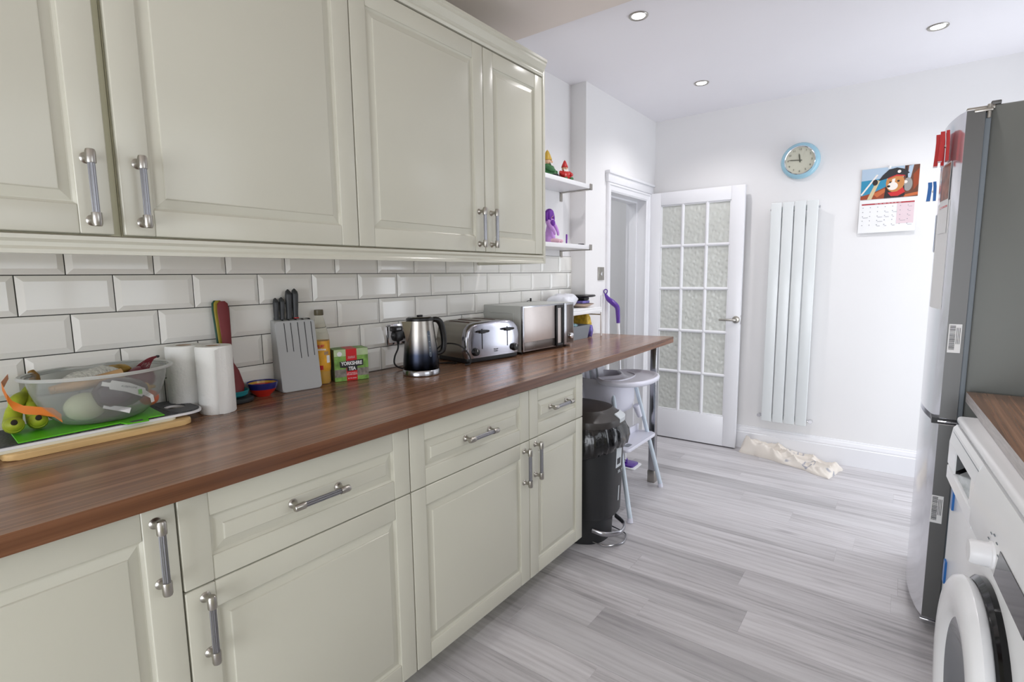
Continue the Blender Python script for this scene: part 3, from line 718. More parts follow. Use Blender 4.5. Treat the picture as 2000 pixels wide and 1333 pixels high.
# calendar
t = thing('wall_calendar', 'wall calendar with a pirate dog picture above a month grid', 'calendar', (1.605, YB-0.004, 1.925))
W2 = 0.146
def flat(bb, pts, y, mi): bb.mi = mi; bb.prism([(z, x) for x, z in pts][::-1], y-0.00012, y, 'y') if False else bb.loft([[(x, y, z) for x, z in pts], [(x, y-0.00015, z) for x, z in pts]])
B().loft([[(-W2, -0.0, 0), (W2, 0, 0), (W2, -0.0, -0.19), (-W2, -0.0, -0.19)], [(-W2, -0.002, 0), (W2, -0.002, 0), (W2, -0.004, -0.19), (-W2, -0.004, -0.19)]]).obj('upper_sheet', 'paper', t, smooth=0)
lo_ = B().loft([[(-W2, 0, -0.191), (W2, 0, -0.191), (W2*0.98, -0.012, -0.392), (-W2, -0.010, -0.395)], [(-W2, -0.003, -0.191), (W2, -0.003, -0.191), (W2*0.98, -0.014, -0.392), (-W2, -0.012, -0.395)]]).obj('month_sheet', 'paper', t, smooth=0)
PC = {'sky': (176, 196, 214), 'sea': (46, 140, 176), 'wood1': (150, 66, 34), 'wood2': (196, 104, 58), 'hat': (40, 40, 44), 'tan': (196, 132, 74), 'fur': (236, 228, 220), 'rope': (208, 190, 150), 'red': (200, 44, 46), 'dk': (44, 34, 34), 'brown': (104, 62, 44), 'grey': (150, 148, 144)}
pk_ = list(PC); pmats = [mat('print_'+k, PC[k], 0.45) for k in pk_]
def shape(pts, key, lay): bb.mi = pk_.index(key); y = -0.0045-0.00016*lay; bb.loft([[(x, y+0.0001, z) for x, z in pts], [(x, y-0.00006, z) for x, z in pts]])
def ell(cx, cz, rx, rz, n=20, rot=0): return [(cx+rx*math.cos(2*PI*k/n)*math.cos(rot)-rz*math.sin(2*PI*k/n)*math.sin(rot), cz+rx*math.cos(2*PI*k/n)*math.sin(rot)+rz*math.sin(2*PI*k/n)*math.cos(rot)) for k in range(n)]
def px_(u, v):  # picture coordinates from the print: u 0..1 left-right, v 0..1 top-down
    return (-W2+0.002+u*(2*W2-0.004), -0.002-v*0.186)
bb = B()
shape([px_(0, 0), px_(1, 0), px_(1, 1), px_(0, 1)], 'sky', 0)
shape([px_(0, .38), px_(.45, .34), px_(.45, .85), px_(0, .95)], 'sea', 1)
shape([px_(.75, 0), px_(1, 0), px_(1, 1), px_(.72, 1)], 'brown', 1)
shape([px_(.82, .02), px_(.90, 0), px_(.86, .4), px_(.80, .45)], 'sky', 2)
shape([px_(.76, .02), px_(.79, 0), px_(.82, .5), px_(.78, .5)], 'dk', 2)
shape([px_(.9, .3), px_(1, .1), px_(1, .6), px_(.92, .8)], 'wood1', 2)
shape([px_(0, .88), px_(.2, .80), px_(.45, .62), px_(.60, .75), px_(.75, 1), px_(0, 1)], 'wood1', 2)
shape([px_(.22, .83), px_(.42, .68), px_(.46, .76), px_(.3, .95)], 'wood2', 3)
shape([px_(.74, .93), px_(1, .86), px_(1, .96), px_(.78, 1)], 'wood2', 3)
shape([px_(0, .82), px_(.02, .86), px_(.30, .22), px_(.27, .20)], 'fur', 4)
shape([px_(.12, 1), px_(.20, 1), px_(.34, .40), px_(.28, .38)], 'rope', 4)
shape([*[ (px_(.25, .46)[0]+a, px_(.25, .46)[1]+b_) for a, b_ in ell(0, 0, .014, .018)]], 'dk', 5)
shape([(px_(.82, .60)[0]+a, px_(.82, .60)[1]+b_) for a, b_ in ell(0, 0, .022, .040)], 'grey', 3)
shape([(px_(.78, .52)[0]+a, px_(.78, .52)[1]+b_) for a, b_ in ell(0, 0, .009, .009)], 'fur', 4)
shape([px_(.44, .62), px_(.76, .62), px_(.78, .95), px_(.70, 1), px_(.42, 1)], 'dk', 4)
shape([(px_(.60, .52)[0]+a, px_(.60, .52)[1]+b_) for a, b_ in ell(0, 0, .046, .056)], 'tan', 5)
shape([(px_(.56, .62)[0]+a, px_(.56, .62)[1]+b_) for a, b_ in ell(0, 0, .026, .024)], 'fur', 6)
shape([px_(.545, .40), px_(.60, .38), px_(.59, .60), px_(.54, .60)], 'fur', 6.6)
shape([(px_(.49, .62)[0]+a, px_(.49, .62)[1]+b_) for a, b_ in ell(0, 0, .0085, .007)], 'dk', 7)
shape([(px_(.655, .47)[0]+a, px_(.655, .47)[1]+b_) for a, b_ in ell(0, 0, .0065, .0060)], 'dk', 7)
shape([(px_(.515, .49)[0]+a, px_(.515, .49)[1]+b_) for a, b_ in ell(0, 0, .0050, .0050)], 'dk', 7)
shape([px_(.70, .42), px_(.76, .45), px_(.73, .72), px_(.68, .66)], 'tan', 6)
shape([px_(.46, .32), px_(.74, .22), px_(.76, .33), px_(.60, .31), px_(.48, .38)], 'red', 7)
shape([px_(.30, .42), px_(.38, .24), px_(.48, .08), px_(.62, .04), px_(.74, .10), px_(.84, .24), px_(.76, .30), px_(.62, .26), px_(.46, .36), px_(.36, .40)], 'hat', 8)
shape([(px_(.66, .17)[0]+a, px_(.66, .17)[1]+b_) for a, b_ in ell(0, 0, .009, .009)], 'fur', 9)
shape([px_(.48, .82), px_(.64, .80), px_(.74, .68), px_(.78, .84), px_(.66, .95), px_(.54, .94)], 'red', 8)
link('picture', bb.mesh('picture', 0), t, None, pmats)
def sheet_y(z): return -0.0035-0.0105*(-z-0.191)/0.2
def strip(name, x0, x1, z0, z1, m, d=0.0003):
    return B().loft([[(x0, sheet_y(z1)-d, z1), (x1, sheet_y(z1)-d, z1), (x1, sheet_y(z0)-d, z0), (x0, sheet_y(z0)-d, z0)], [(x0, sheet_y(z1)-d-0.0002, z1), (x1, sheet_y(z1)-d-0.0002, z1), (x1, sheet_y(z0)-d-0.0002, z0), (x0, sheet_y(z0)-d-0.0002, z0)]]).obj(name, m, lo_, smooth=0)
M['cal_red'] = mat('calendar_red', (176, 44, 58), 0.5)
strip('day_band', -0.134, 0.132, -0.222, -0.214, 'cal_red'); strip('weekend_block', 0.048, 0.132, -0.345, -0.224, 'page_pink')
M['ink'] = mat('grey_ink', (130, 130, 140), 0.6)
bb = B(); r_ = random.Random(5)
for row in range(5):
    for c in range(7):
        x = -0.128+c*0.038; z = -0.236-row*0.027
        bb.box(x, x+0.004, sheet_y(z)-0.0008, sheet_y(z)-0.0003, z-0.004, z)
        if r_.random() < 0.5: bb.box(x+0.004, x+0.004+0.02*r_.random()+0.008, sheet_y(z-.01)-0.0008, sheet_y(z-.01)-0.0003, z-0.0105, z-0.009)
o = bb.obj('date_print', 'ink', lo_, smooth=0); o['kind'] = 'stuff'
text('day_names', 'MON    TUE    WED    THU    FRI    SAT    SUN', 0.0065, M['paper'], lo_, (0, sheet_y(-.218)-0.0006, -0.218), RY, 0.0001)
B().lathe([(0.007, 0), (0.007, 0.006), (0.003, 0.010), (0, 0.010)], (-0.004, 0.0, 0.002), 16, '-y', cap0=True, cap1=False).box(-0.012, 0.004, -0.006, 0.0, -0.012, 0.006, 0.002).obj('hanging_clip', 'white', t)

# cloth on the floor
t = bpy.data.objects.new('x', None); bpy.data.objects.remove(t)
def towel():
    nx, ny = 110, 44; L = 0.62; Wt = 0.225; bb = B(); g = []
    for i in range(nx+1):
        u = i/nx; row = []
        for j in range(ny+1):
            v = j/ny; e = min(v, 1-v)*2; eu = min(u, 1-u)*2
            p = Vector((u*7, v*3.2, 0))
            # oblique soft folds
            f1 = 1-abs(math.sin(5.5*(v*0.9+u*1.5)+3.2*mnoise.noise(Vector((u*3.0, v*1.6, 3)))))**0.6
            f3 = 1-abs(math.sin(9.0*(v*0.8-u*0.7)+2.6*mnoise.noise(Vector((u*4.0, v*2.2, 9)))))**0.6
            f2 = abs(mnoise.noise(Vector((u*11+v*5, v*6, 7))))*1.4
            env = (min(1, e*3.2)**0.6)*(min(1, eu*9)**0.5)
            hgt = (0.030+0.030*(1-u)**1.5+0.012*math.sin(5*u+1))*0.8+0.034*f1+0.018*f3+0.010*f2
            hgt += 0.026*math.exp(-((u-0.10)/0.07)**2)*(0.5+f1)
            z = 0.002+hgt*env
            wob = 0.020*mnoise.noise(Vector((u*5, 11, v*0.8)))
            wloc = Wt*(0.62+0.5*u**0.7)
            x = (u-0.5)*L+0.012*mnoise.noise(Vector((v*5, 4, u*2)))
            y = (v-0.5)*wloc+wob+0.03*math.sin(u*4.0)
            row.append(bb.bm.verts.new((x, y, z)))
        g.append(row)
    for i in range(nx):
        for j in range(ny): bb.bm.faces.new((g[i][j], g[i+1][j], g[i+1][j+1], g[i][j+1]))
    # underside
    ring = [g[i][0] for i in range(nx+1)]+[g[nx][j] for j in range(1, ny+1)]+[g[i][ny] for i in range(nx-1, -1, -1)]+[g[0][j] for j in range(ny-1, 0, -1)]
    low = [bb.bm.verts.new((v.co.x, v.co.y, 0.0005)) for v in ring]; n = len(ring)
    for i in range(n): bb.bm.faces.new((ring[i], low[i], low[(i+1) % n], ring[(i+1) % n]))
    bb.bm.faces.new(low)
    return bb
def cloth_mat():
    n_ = NT('printed_cream_cloth'); v = n_.coord(); b = n_.b
    f = n_.noise(v, 9, 2, 0.4); fine = n_.noise(v, 240, 2)
    c = n_.ramp(f, [(0.40, lin((222, 214, 204))), (0.66, lin((226, 219, 210))), (0.69, lin((150, 152, 164))), (0.72, lin((224, 216, 206)))])
    n_.link(c, b.inputs['Base Color']); b.inputs['Roughness'].default_value = 0.95; n_.bump(fine, 0.5, 0.001); return n_.m
M['cloth'] = cloth_mat()
o = towel().obj('floor_cloth', 'cloth', smooth=60); o.location = (1.150, 3.925, 0); o.rotation_euler = (0, 0, math.radians(-13))
tag(o, 'crumpled cream printed cloth on the floor below the radiator', 'cloth')

# open shelves on the left wall
M['shelf'] = mat('white_shelf_board', (234, 234, 236), 0.35)
def shelf(z, label):
    t = thing('wall_shelf', label, 'shelf', (0, 2.10, z)); 
    B().box(-0.004, 0.20, 0.0, 0.735, -0.024, 0.0, 0.001).obj('board', 'shelf', t)
    for y in (0.12, 0.74):
        k = B().box(-0.005, 0.205, y-0.012, y+0.012, -0.030, -0.0245).box(-0.005, -0.001, y-0.012, y+0.012, -0.078, -0.0245).box(0.2005, 0.206, y-0.012, y+0.012, -0.030, 0.004).obj('bracket', 'steel', t, smooth=0)
    return t
shelf(1.818, 'upper white shelf with steel brackets, holding the gnomes')
shelf(1.466, 'lower white shelf with steel brackets, holding the purple doll')
SZ1, SZ2 = 1.818, 1.466

# garden gnome figures
M['g_red'] = mat('painted_red', (190, 40, 40), 0.35); M['g_green'] = mat('painted_green', (58, 110, 66), 0.4); M['g_skin'] = mat('painted_skin', (222, 178, 148), 0.5)
M['g_yel'] = mat('painted_ochre', (196, 160, 60), 0.4); M['g_white'] = mat('painted_white', (226, 222, 218), 0.5); M['g_blue'] = mat('painted_blue', (48, 120, 160), 0.4); M['g_dk'] = mat('painted_dark', (50, 50, 56), 0.5)
def gnome(x, y, z, rz, s, label, hat, coat, extra):
    t = thing('gnome_figurine', label, 'figurine', (x, y, z), rz)
    B().lathe([(0.0, 0), (0.030*s, 0), (0.036*s, 0.012*s), (0.034*s, 0.030*s), (0.026*s, 0.052*s), (0.014*s, 0.062*s), (0, 0.063*s)], (0, 0, 0), 22, sy=1.1, cap0=True, cap1=False).obj('body', coat, t)
    hd_ = B().sphere((0, 0, 0.072*s), 0.017*s, 0.017*s, 0.017*s).obj('head', 'g_skin', t)
    B().sphere((0.017*s, 0, 0.071*s), 0.005*s).obj('nose', 'g_skin', hd_)
    for d_ in (-1, 1): B().sphere((0.0145*s, d_*0.006*s, 0.076*s), 0.002*s, seg=8, rings=6).obj('eye', 'g_dk', hd_)
    B().lathe([(0.0185*s, 0.078*s), (0.019*s, 0.082*s), (0.013*s, 0.098*s), (0.006*s, 0.113*s), (0.0, 0.120*s)], (-0.001*s, 0, 0), 18, cap0=True, cap1=False).obj('hat', hat, t)
    B().loft([[((0.014+dx)*s, dy*s, dz*s) for dx, dy, dz in ((0, -.014, .068), (.004, 0, .066), (0, .014, .068), (-.006, 0, .069))], [((0.020+dx)*s, dy*s, dz*s) for dx, dy, dz in ((0, -.014, .052), (.006, 0, .050), (0, .014, .052), (-.008, 0, .052))], [((0.026+dx)*s, dy*s, dz*s) for dx, dy, dz in ((0, -.005, .034), (.003, 0, .032), (0, .005, .034), (-.006, 0, .035))]]).obj('beard', 'g_white', t)
    for d_ in (-1, 1):
        B().tube([(0.0, d_*0.026*s, 0.052*s), (0.018*s, d_*0.034*s, 0.038*s), (0.032*s, d_*0.018*s, 0.032*s)], [0.010*s, 0.009*s, 0.007*s], 10, 4).obj('arm', coat, t)
        B().tube([(0.012*s, d_*0.016*s, 0.012*s), (0.040*s, d_*0.018*s, 0.010*s), (0.050*s, d_*0.018*s, 0.012*s)], [0.012*s, 0.010*s, 0.009*s], 10, 4).obj('leg', extra, t)
    return t
gnome(0.085, 2.552, SZ1+0.0005, 0.35, 1.38, 'larger garden gnome figurine with yellow hat and green coat, half hidden by the wall cabinet', 'g_yel', 'g_green', 'g_dk')
gnome(0.128, 2.665, SZ1+0.0005, -0.5, 1.02, 'smaller garden gnome figurine with red pointed hat and white beard', 'g_red', 'g_red', 'g_green')
# doll
M['lilac'] = mat('lilac_fabric', (198, 150, 218), 0.6); M['purple'] = mat('purple_hair', (112, 48, 160), 0.5); M['pinkw'] = mat('pale_pink', (232, 190, 204), 0.5)
t = thing('doll', 'lilac dressed doll with bright purple hair on the lower shelf', 'doll', (0.085, 2.575, SZ2+0.0005), 0.2)
B().lathe([(0.020, 0), (0.034, 0.004), (0.036, 0.03), (0.030, 0.07), (0.022, 0.105), (0.030, 0.125), (0.024, 0.140), (0.009, 0.146), (0.008, 0.152)], (0, 0, 0), 20, sx=0.85, cap0=True, cap1=True).obj('dress', 'lilac', t)
B().sphere((0, 0.004, 0.168), 0.020, 0.019, 0.023).obj('head', 'g_skin', t)
bb = B().sphere((-0.004, 0.0, 0.172), 0.026, 0.026, 0.027)
r_ = random.Random(2)
for k in range(12):
    a = 2*PI*k/12; 
    if abs(math.sin(a/2-PI*0.0)) < 0.2: continue
    x, y = -0.004+0.022*math.cos(a), 0.024*math.sin(a)
    if x > 0.012: continue
    bb.tube([(x, y, 0.176), (x*1.35, y*1.3, 0.15), (x*1.2+0.004, y*1.35, 0.125+0.01*r_.random())], [0.009, 0.010, 0.005], 8, 4)
bb.obj('hair', 'purple', t)
for d_ in (-1, 1):
    B().tube([(0.004, d_*0.028, 0.130), (0.020, d_*0.040, 0.098), (0.036, d_*0.030, 0.070), (0.040, d_*0.026, 0.050)], [0.010, 0.010, 0.008, 0.006], 10, 4).obj('arm', 'lilac', t)
    B().tube([(0.015, d_*0.018, 0.02), (0.055, d_*0.022, 0.018), (0.066, d_*0.022, 0.012)], [0.013, 0.010, 0.009], 10, 4).obj('leg', 'pinkw', t)
B().sphere((0.030, -0.034, 0.115), 0.014, 0.014, 0.018).obj('bow', 'purple', t)
t = thing('purple_pen', 'thin purple pen standing on the lower shelf beside the doll', 'pen', (0.125, 2.690, SZ2+0.0005))
B().lathe([(0.0035, 0), (0.0045, 0.002), (0.0045, 0.055), (0.003, 0.060), (0, 0.061)], (0, 0, 0), 12, cap0=True, cap1=False).obj('barrel', 'purple', t)
B().box(0.004, 0.0075, -0.0015, 0.0015, 0.03, 0.058, 0.0005).obj('pocket_clip', 'lilac', t)
o = B().lathe([(0.0, 0), (0.016, 0), (0.020, 0.003), (0.018, 0.008), (0.0, 0.009)], (0, 0, 0), 20, cap0=False, cap1=False).obj('bottle_cap', 'black', None); o.location = (0.16, 2.80, SZ2+0.0005); tag(o, 'small dark round cap at the end of the lower shelf', 'cap')

# light switch
t = thing('light_switch', 'brushed steel light switch plate beside the doorway', 'switch', (PX, 3.168, 1.297))
B().box(0.0, 0.006, -0.043, 0.043, -0.043, 0.043, 0.002).obj('plate', 'steel', t)
B().box(0.006, 0.011, -0.008, 0.008, -0.014, 0.014, 0.002, rot=None).obj('rocker', 'chrome', t)
for y in (-0.03, 0.03): B().lathe([(0.003, 0.006), (0.003, 0.0068), (0, 0.007)], (0, y, 0), 10, 'x', cap0=False, cap1=False).obj('screw', 'chrome', t)

# ================================================================== ON THE WORKTOP, left to right
E0 = 0.0006
# chopping boards
M['bamboo'] = mat('bamboo', (222, 186, 128), 0.45, var=0.12, vscale=9, stretch=(6, 0.8, 6), bump=0.1, bscale=30)
M['granite'] = mat('speckled_grey_board', (66, 67, 70), 0.6, var=0.65, vscale=190)
M['board_grey'] = mat('soft_grey_grip', (92, 93, 96), 0.6)
M['lime'] = mat('lime_green_plastic', (96, 196, 38), 0.4, bump=0.1, bscale=120)
M['cream_pl'] = mat('cream_board', (226, 222, 200), 0.4)
t = thing('chopping_board', 'bamboo chopping board at the bottom of the board stack', 'chopping board', (0, 0, H+E0))
B().prism(rrect(0.010, 0.222, 0.222, 0.594, 0.022), 0, 0.015, 'z', 0.004, 3).obj('board', 'bamboo', t)
t = thing('chopping_board', 'thin cream chopping board between the bamboo and the speckled board', 'chopping board', (0, 0, H+E0+0.0152))
B().prism(rrect(0.020, 0.203, 0.20, 0.562, 0.012), 0, 0.006, 'z', 0.002).obj('board', 'cream_pl', t)
zb3 = H+E0+0.0215
t = thing('chopping_board', 'large speckled dark grey chopping board with white edge and grip hole', 'chopping board', (0, 0, zb3))
def board_with_hole(x0, x1, y0, y1, r, hx, hy, ha, hb, z0, z1, bb=None):
    bb = bb or B(); o_ = []
    n = 48; inner = [(hx+ha*math.cos(2*PI*k/n), hy+hb*math.sin(2*PI*k/n)) for k in range(n)]
    # outer ring sampled by angle from the hole centre, following the rounded rectangle
    rr_ = rrect(x0, x1, y0, y1, r, 8); 
    def hit(a):
        d = (math.cos(a), math.sin(a)); best = None
        for i in range(len(rr_)):
            p, q = rr_[i], rr_[(i+1) % len(rr_)]; ex, ey = q[0]-p[0], q[1]-p[1]; den = d[0]*ey-d[1]*ex
            if abs(den) < 1e-12: continue
            tt = ((p[0]-hx)*ey-(p[1]-hy)*ex)/den; ss = ((p[0]-hx)*d[1]-(p[1]-hy)*d[0])/den
            if tt > 0 and -1e-6 <= ss <= 1+1e-6 and (best is None or tt < best): best = tt
        return (hx+d[0]*best, hy+d[1]*best)
    angs = sorted({round(math.atan2(q-hy, p-hx), 5) for p, q in rr_} | {round(-PI+2*PI*k/48, 5) for k in range(48)})
    outer = [hit(a) for a in angs]; inner = [(hx+ha*math.cos(a), hy+hb*math.sin(a)) for a in angs]
    rings = [[(x, y, z0) for x, y in inner], [(x, y, z0) for x, y in outer], [(x, y, z1) for x, y in outer], [(x, y, z1) for x, y in inner]]
    rings.append(rings[0]); bb.loft(rings, True, False, False); return bb
board_with_hole(0.012, 0.200, -0.02, 0.640, 0.05, 0.105, 0.592, 0.030, 0.022, 0.0, 0.006).obj('white_base', 'white', t)
board_with_hole(0.015, 0.196, -0.017, 0.635, 0.048, 0.105, 0.592, 0.032, 0.024, 0.006, 0.0085).obj('speckled_top', 'granite', t)
B().prism([(0.17, 0.625), (0.150, 0.632), (0.060, 0.632), (0.04, 0.618), (0.04, 0.560), (0.17, 0.560)], 0.0, 0.0, 'z') if False else None
g = B(); 
board_with_hole(0.022, 0.188, 0.560, 0.630, 0.030, 0.105, 0.592, 0.034, 0.026, 0.0085, 0.0093, g); g.obj('grip_zone', 'board_grey', t)
zb4 = zb3+0.0096
t = thing('chopping_board', 'thin bright green chopping board with a tab, on top of the stack', 'chopping board', (0, 0, zb4))
gp = [(-0.002+0.012, 0.262), (0.198, 0.250), (0.192, 0.440), (0.222, 0.446), (0.228, 0.490), (0.195, 0.497), (0.198, 0.535), (0.030, 0.548)]
B().prism(gp, 0, 0.003, 'z', 0.0008, 1).obj('board', 'lime', t)
B().prism([(0.203, 0.455), (0.219, 0.457), (0.221, 0.480), (0.205, 0.482)], 0.003, 0.0035, 'z').obj('tab_mark', 'board_grey', t)
zb5 = zb4+0.0035

# bananas
M['banana'] = mat('green_yellow_banana', (158, 170, 44), 0.5, var=0.34, vscale=22); M['banana_tip'] = mat('banana_tip', (40, 32, 24), 0.8); M['banana_stem'] = mat('banana_stem', (140, 104, 48), 0.7, var=0.2)
M['orange_tape'] = mat('orange_tape', (232, 128, 36), 0.35, var=0.08)
def banana(tip, mid, up, label):
    t_ = thing('banana', label, 'banana', (0, 0, 0))
    stem = Vector((0.040, 0.318, 1.052)); pts = [Vector(tip), Vector(tip)*0.55+Vector(mid)*0.45+Vector((0.006, 0, -0.002)), Vector(mid), Vector(mid)*0.4+Vector(up)*0.6+Vector((0, 0, 0.004)), Vector(up), stem]
    dn = (Vector(tip)-Vector(mid)).normalized()
    B().tube([Vector(tip)+dn*0.014, Vector(tip)+dn*0.0115, Vector(tip)+dn*0.006]+pts, [0.005, 0.0095, 0.0150, 0.0180, 0.0190, 0.0180, 0.0155, 0.0085, 0.006], 14, 5).obj('fruit', 'banana', t_, smooth=50)
    B().tube([Vector(tip)+dn*0.012+Vector((0, 0, 0.005)), Vector(tip)+dn*0.0165+Vector((0, 0, 0.007)), Vector(tip)+dn*0.018+Vector((0, 0, 0.007))], [0.0062, 0.0056, 0.004], 12).obj('tip', 'banana_tip', t_)
    return t_
zz = zb5+0.022
banana((0.138, 0.257, zz+0.006), (0.088, 0.262, zz-0.001), (0.050, 0.278, 1.000), 'banana with its black tip facing out, left one of the bunch')
banana((0.130, 0.300, zz+0.006), (0.085, 0.304, zz-0.001), (0.062, 0.303, 1.005), 'banana with its black tip facing out, right one of the bunch')
t = thing('banana', 'banana at the back of the bunch, mostly behind the orange tape', 'banana', (0, 0, 0))
B().tube([(0.075, 0.272, zz+0.022), (0.060, 0.280, zz+0.045), (0.045, 0.300, 1.02), (0.040, 0.316, 1.050)], [0.010, 0.017, 0.013, 0.006], 10, 5).obj('fruit', 'banana', t, smooth=50)
st = B().tube([(0.041, 0.318, 1.046), (0.036, 0.320, 1.060), (0.028, 0.316, 1.072)], [0.012, 0.010, 0.007], 10).obj('stem', 'banana_stem', t)
bb = B(); rings = []
path = [(0.045, 0.272, 1.068, .006), (0.105, 0.250, 1.055, .010), (0.120, 0.254, 1.030, .010), (0.118, 0.262, 1.010, .011), (0.128, 0.278, 0.998, .010), (0.138, 0.300, 0.992, .010), (0.150, 0.325, 0.985, .011), (0.152, 0.338, 0.968, .010)]
for x, y, z, hw in path: rings.append([(x, y, z-hw), (x+0.0012, y, z-hw), (x+0.0012, y, z+hw), (x, y, z+hw)])
tp = bb.loft(rings).obj('orange_tape', 'orange_tape', smooth=50); tag(tp, 'wavy orange label tape wrapped round the bananas', 'label tape')

# clear plastic bowl with vegetables
M['clear'] = mat('frosted_clear_plastic', (240, 242, 240), 0.2, trans=0.86, ior=1.12, spec=0.6); M['rimw'] = mat('frosted_rim', (226, 228, 224), 0.3, trans=0.35, ior=1.2)
bx, by, bz = 0.118, 0.430, zb5+0.0008
t = thing('plastic_bowl', 'large clear plastic bowl full of vegetables on the green board', 'bowl', (bx, by, bz))
S_ = [(0.062, 0.0), (0.080, 0.006), (0.100, 0.025), (0.118, 0.058), (0.128, 0.090), (0.1335, 0.118), (0.142, 0.121), (0.144, 0.124), (0.142, 0.1265), (0.1325, 0.1225), (0.1255, 0.090), (0.1155, 0.058), (0.098, 0.028), (0.078, 0.0095), (0.0, 0.0035)]
B().lathe([(0.0, 0.0)]+S_, (0, 0, 0), 56, sx=0.84, sy=1.08, cap0=False, cap1=False).obj('bowl', 'clear', t, smooth=50)
B().lathe([(0.138, 0.1190), (0.1455, 0.1205), (0.1470, 0.1245), (0.1440, 0.1280), (0.1375, 0.1262)], (0, 0, 0), 56, sx=0.84, sy=1.08, cap0=False, cap1=False).obj('rim', 'rimw', t, smooth=50)
M['auberg'] = mat('aubergine_skin', (50, 26, 44), 0.18, coat=0.5); M['onion'] = mat('pale_cabbage', (206, 212, 178), 0.6, var=0.12, vscale=12)
M['redonion'] = mat('red_onion', (110, 34, 50), 0.35, var=0.2, vscale=10); M['net'] = mat('maroon_net', (110, 22, 36), 0.5); M['tomato'] = mat('pale_tomato', (206, 108, 74), 0.3)
M['brownveg'] = mat('brown_parsnip', (188, 150, 104), 0.6, var=0.2, vscale=15); M['leafy'] = mat('green_orange_pack', (160, 128, 52), 0.4, var=0.5, vscale=26)
M['film'] = mat('crinkled_film', (220, 222, 220), 0.15, trans=0.8, ior=1.1, alpha=0.55, bump=0.6, bscale=30, bdist=0.004)
def veg(name, label, cat, m, c, r, rot=None):
    o = B().sphere((0, 0, 0), *r, seg=28, rings=18, rot=rot).obj(name, m); o.location = (bx+c[0], by+c[1], bz+c[2]); return tag(o, label, cat)
# aubergine: pear-shaped body with calyx
t = thing('aubergine', 'dark aubergine with a white paper label, inside the clear bowl', 'aubergine', (bx+0.045, by+0.028, bz+0.068), math.radians(100))
B().lathe([(0.0, -0.062), (0.020, -0.058), (0.036, -0.040), (0.041, -0.015), (0.036, 0.015), (0.026, 0.040), (0.014, 0.055), (0, 0.058)], (0, 0, 0), 28, 'x', cap0=False, cap1=False).obj('fruit', 'auberg', t)
B().lathe([(0.018, 0.046), (0.013, 0.060), (0.005, 0.064), (0.004, 0.078), (0, 0.078)], (0, 0, 0), 14, 'x', cap0=True, cap1=False).obj('calyx', 'leafy', t)
veg('cabbage', 'pale green round cabbage low in the clear bowl', 'vegetable', 'onion', (0.026, -0.044, 0.043), (0.038, 0.042, 0.034))
veg('red_onion', 'large dark red onion in a net at the right of the bowl', 'vegetable', 'redonion', (-0.012, 0.088, 0.088), (0.036, 0.034, 0.032))
veg('tomato', 'pale orange tomato against the right side of the bowl', 'vegetable', 'tomato', (0.030, 0.090, 0.040), (0.022, 0.022, 0.021))
for k, (a, b_, c_) in enumerate([(-0.030, -0.030, 0.082), (-0.005, -0.036, 0.092), (0.018, -0.030, 0.094)]):
    o = B().tube([(0, -0.065, 0), (0, 0.0, 0.006), (0, 0.070, 0.016)], [0.006, 0.012, 0.015], 12, 5).obj('parsnip', 'brownveg'); o.location = (bx+a, by+b_, bz+c_); tag(o, ['brown root vegetable at the back of the clear bowl', 'brown root vegetable in the middle of the clear bowl', 'brown root vegetable nearest the front of the clear bowl'][k], 'vegetable', 'root vegetables in the clear bowl')
veg('orange', 'orange fruit low at the left inside the clear bowl', 'fruit', 'tomato', (-0.04, 0.02, 0.040), (0.030, 0.030, 0.028))
# crumpled packs on top
def pack(name, label, m, loc, sx_, sy_, sz_, rz, seed, cat='packet', tilt=0):
    bb = B(); n = 18; r_ = random.Random(seed); g = {}
    for side in (1, -1):
        for i in range(n+1):
            for j in range(n+1):
                u, v = i/n*2-1, j/n*2-1; edge = max(0, (1-u**4)*(1-v**4))**0.5
                wob = mnoise.noise(Vector((u*2.2+seed, v*2.2, side)))*0.35*edge + 0.12*mnoise.noise(Vector((u*6, v*6+seed, side)))*edge
                if edge == 0 and side == -1: continue
                g[side, i, j] = bb.bm.verts.new((u*sx_, v*sy_, side*sz_*(edge+wob)))
    def G(s, i, j): return g.get((s, i, j)) or g[1, i, j]
    for side in (1, -1):
        for i in range(n):
            for j in range(n):
                q = [G(side, i, j), G(side, i+1, j), G(side, i+1, j+1), G(side, i, j+1)]
                bb.bm.faces.new(q if side == 1 else q[::-1])
    o = bb.obj(name, m, smooth=60); o.location = loc; o.rotation_euler = (tilt, 0, rz)
    return tag(o, label, cat)
M['foil_print'] = mat('striped_film_print', (196, 196, 188), 0.3, var=0.4, vscale=60, stretch=(1, 6, 1), bump=0.4, bscale=25, bdist=0.003)
pack('packet', 'crumpled clear vegetable packet lying across the top of the bowl', 'foil_print', (bx-0.020, by-0.015, bz+0.114), 0.035, 0.050, 0.011, 0.2, 4, tilt=0.15)
pack('packet', 'yellow and brown packet at the back of the bowl top', 'leafy', (bx-0.050, by+0.042, bz+0.114), 0.022, 0.034, 0.012, 0.1, 8)
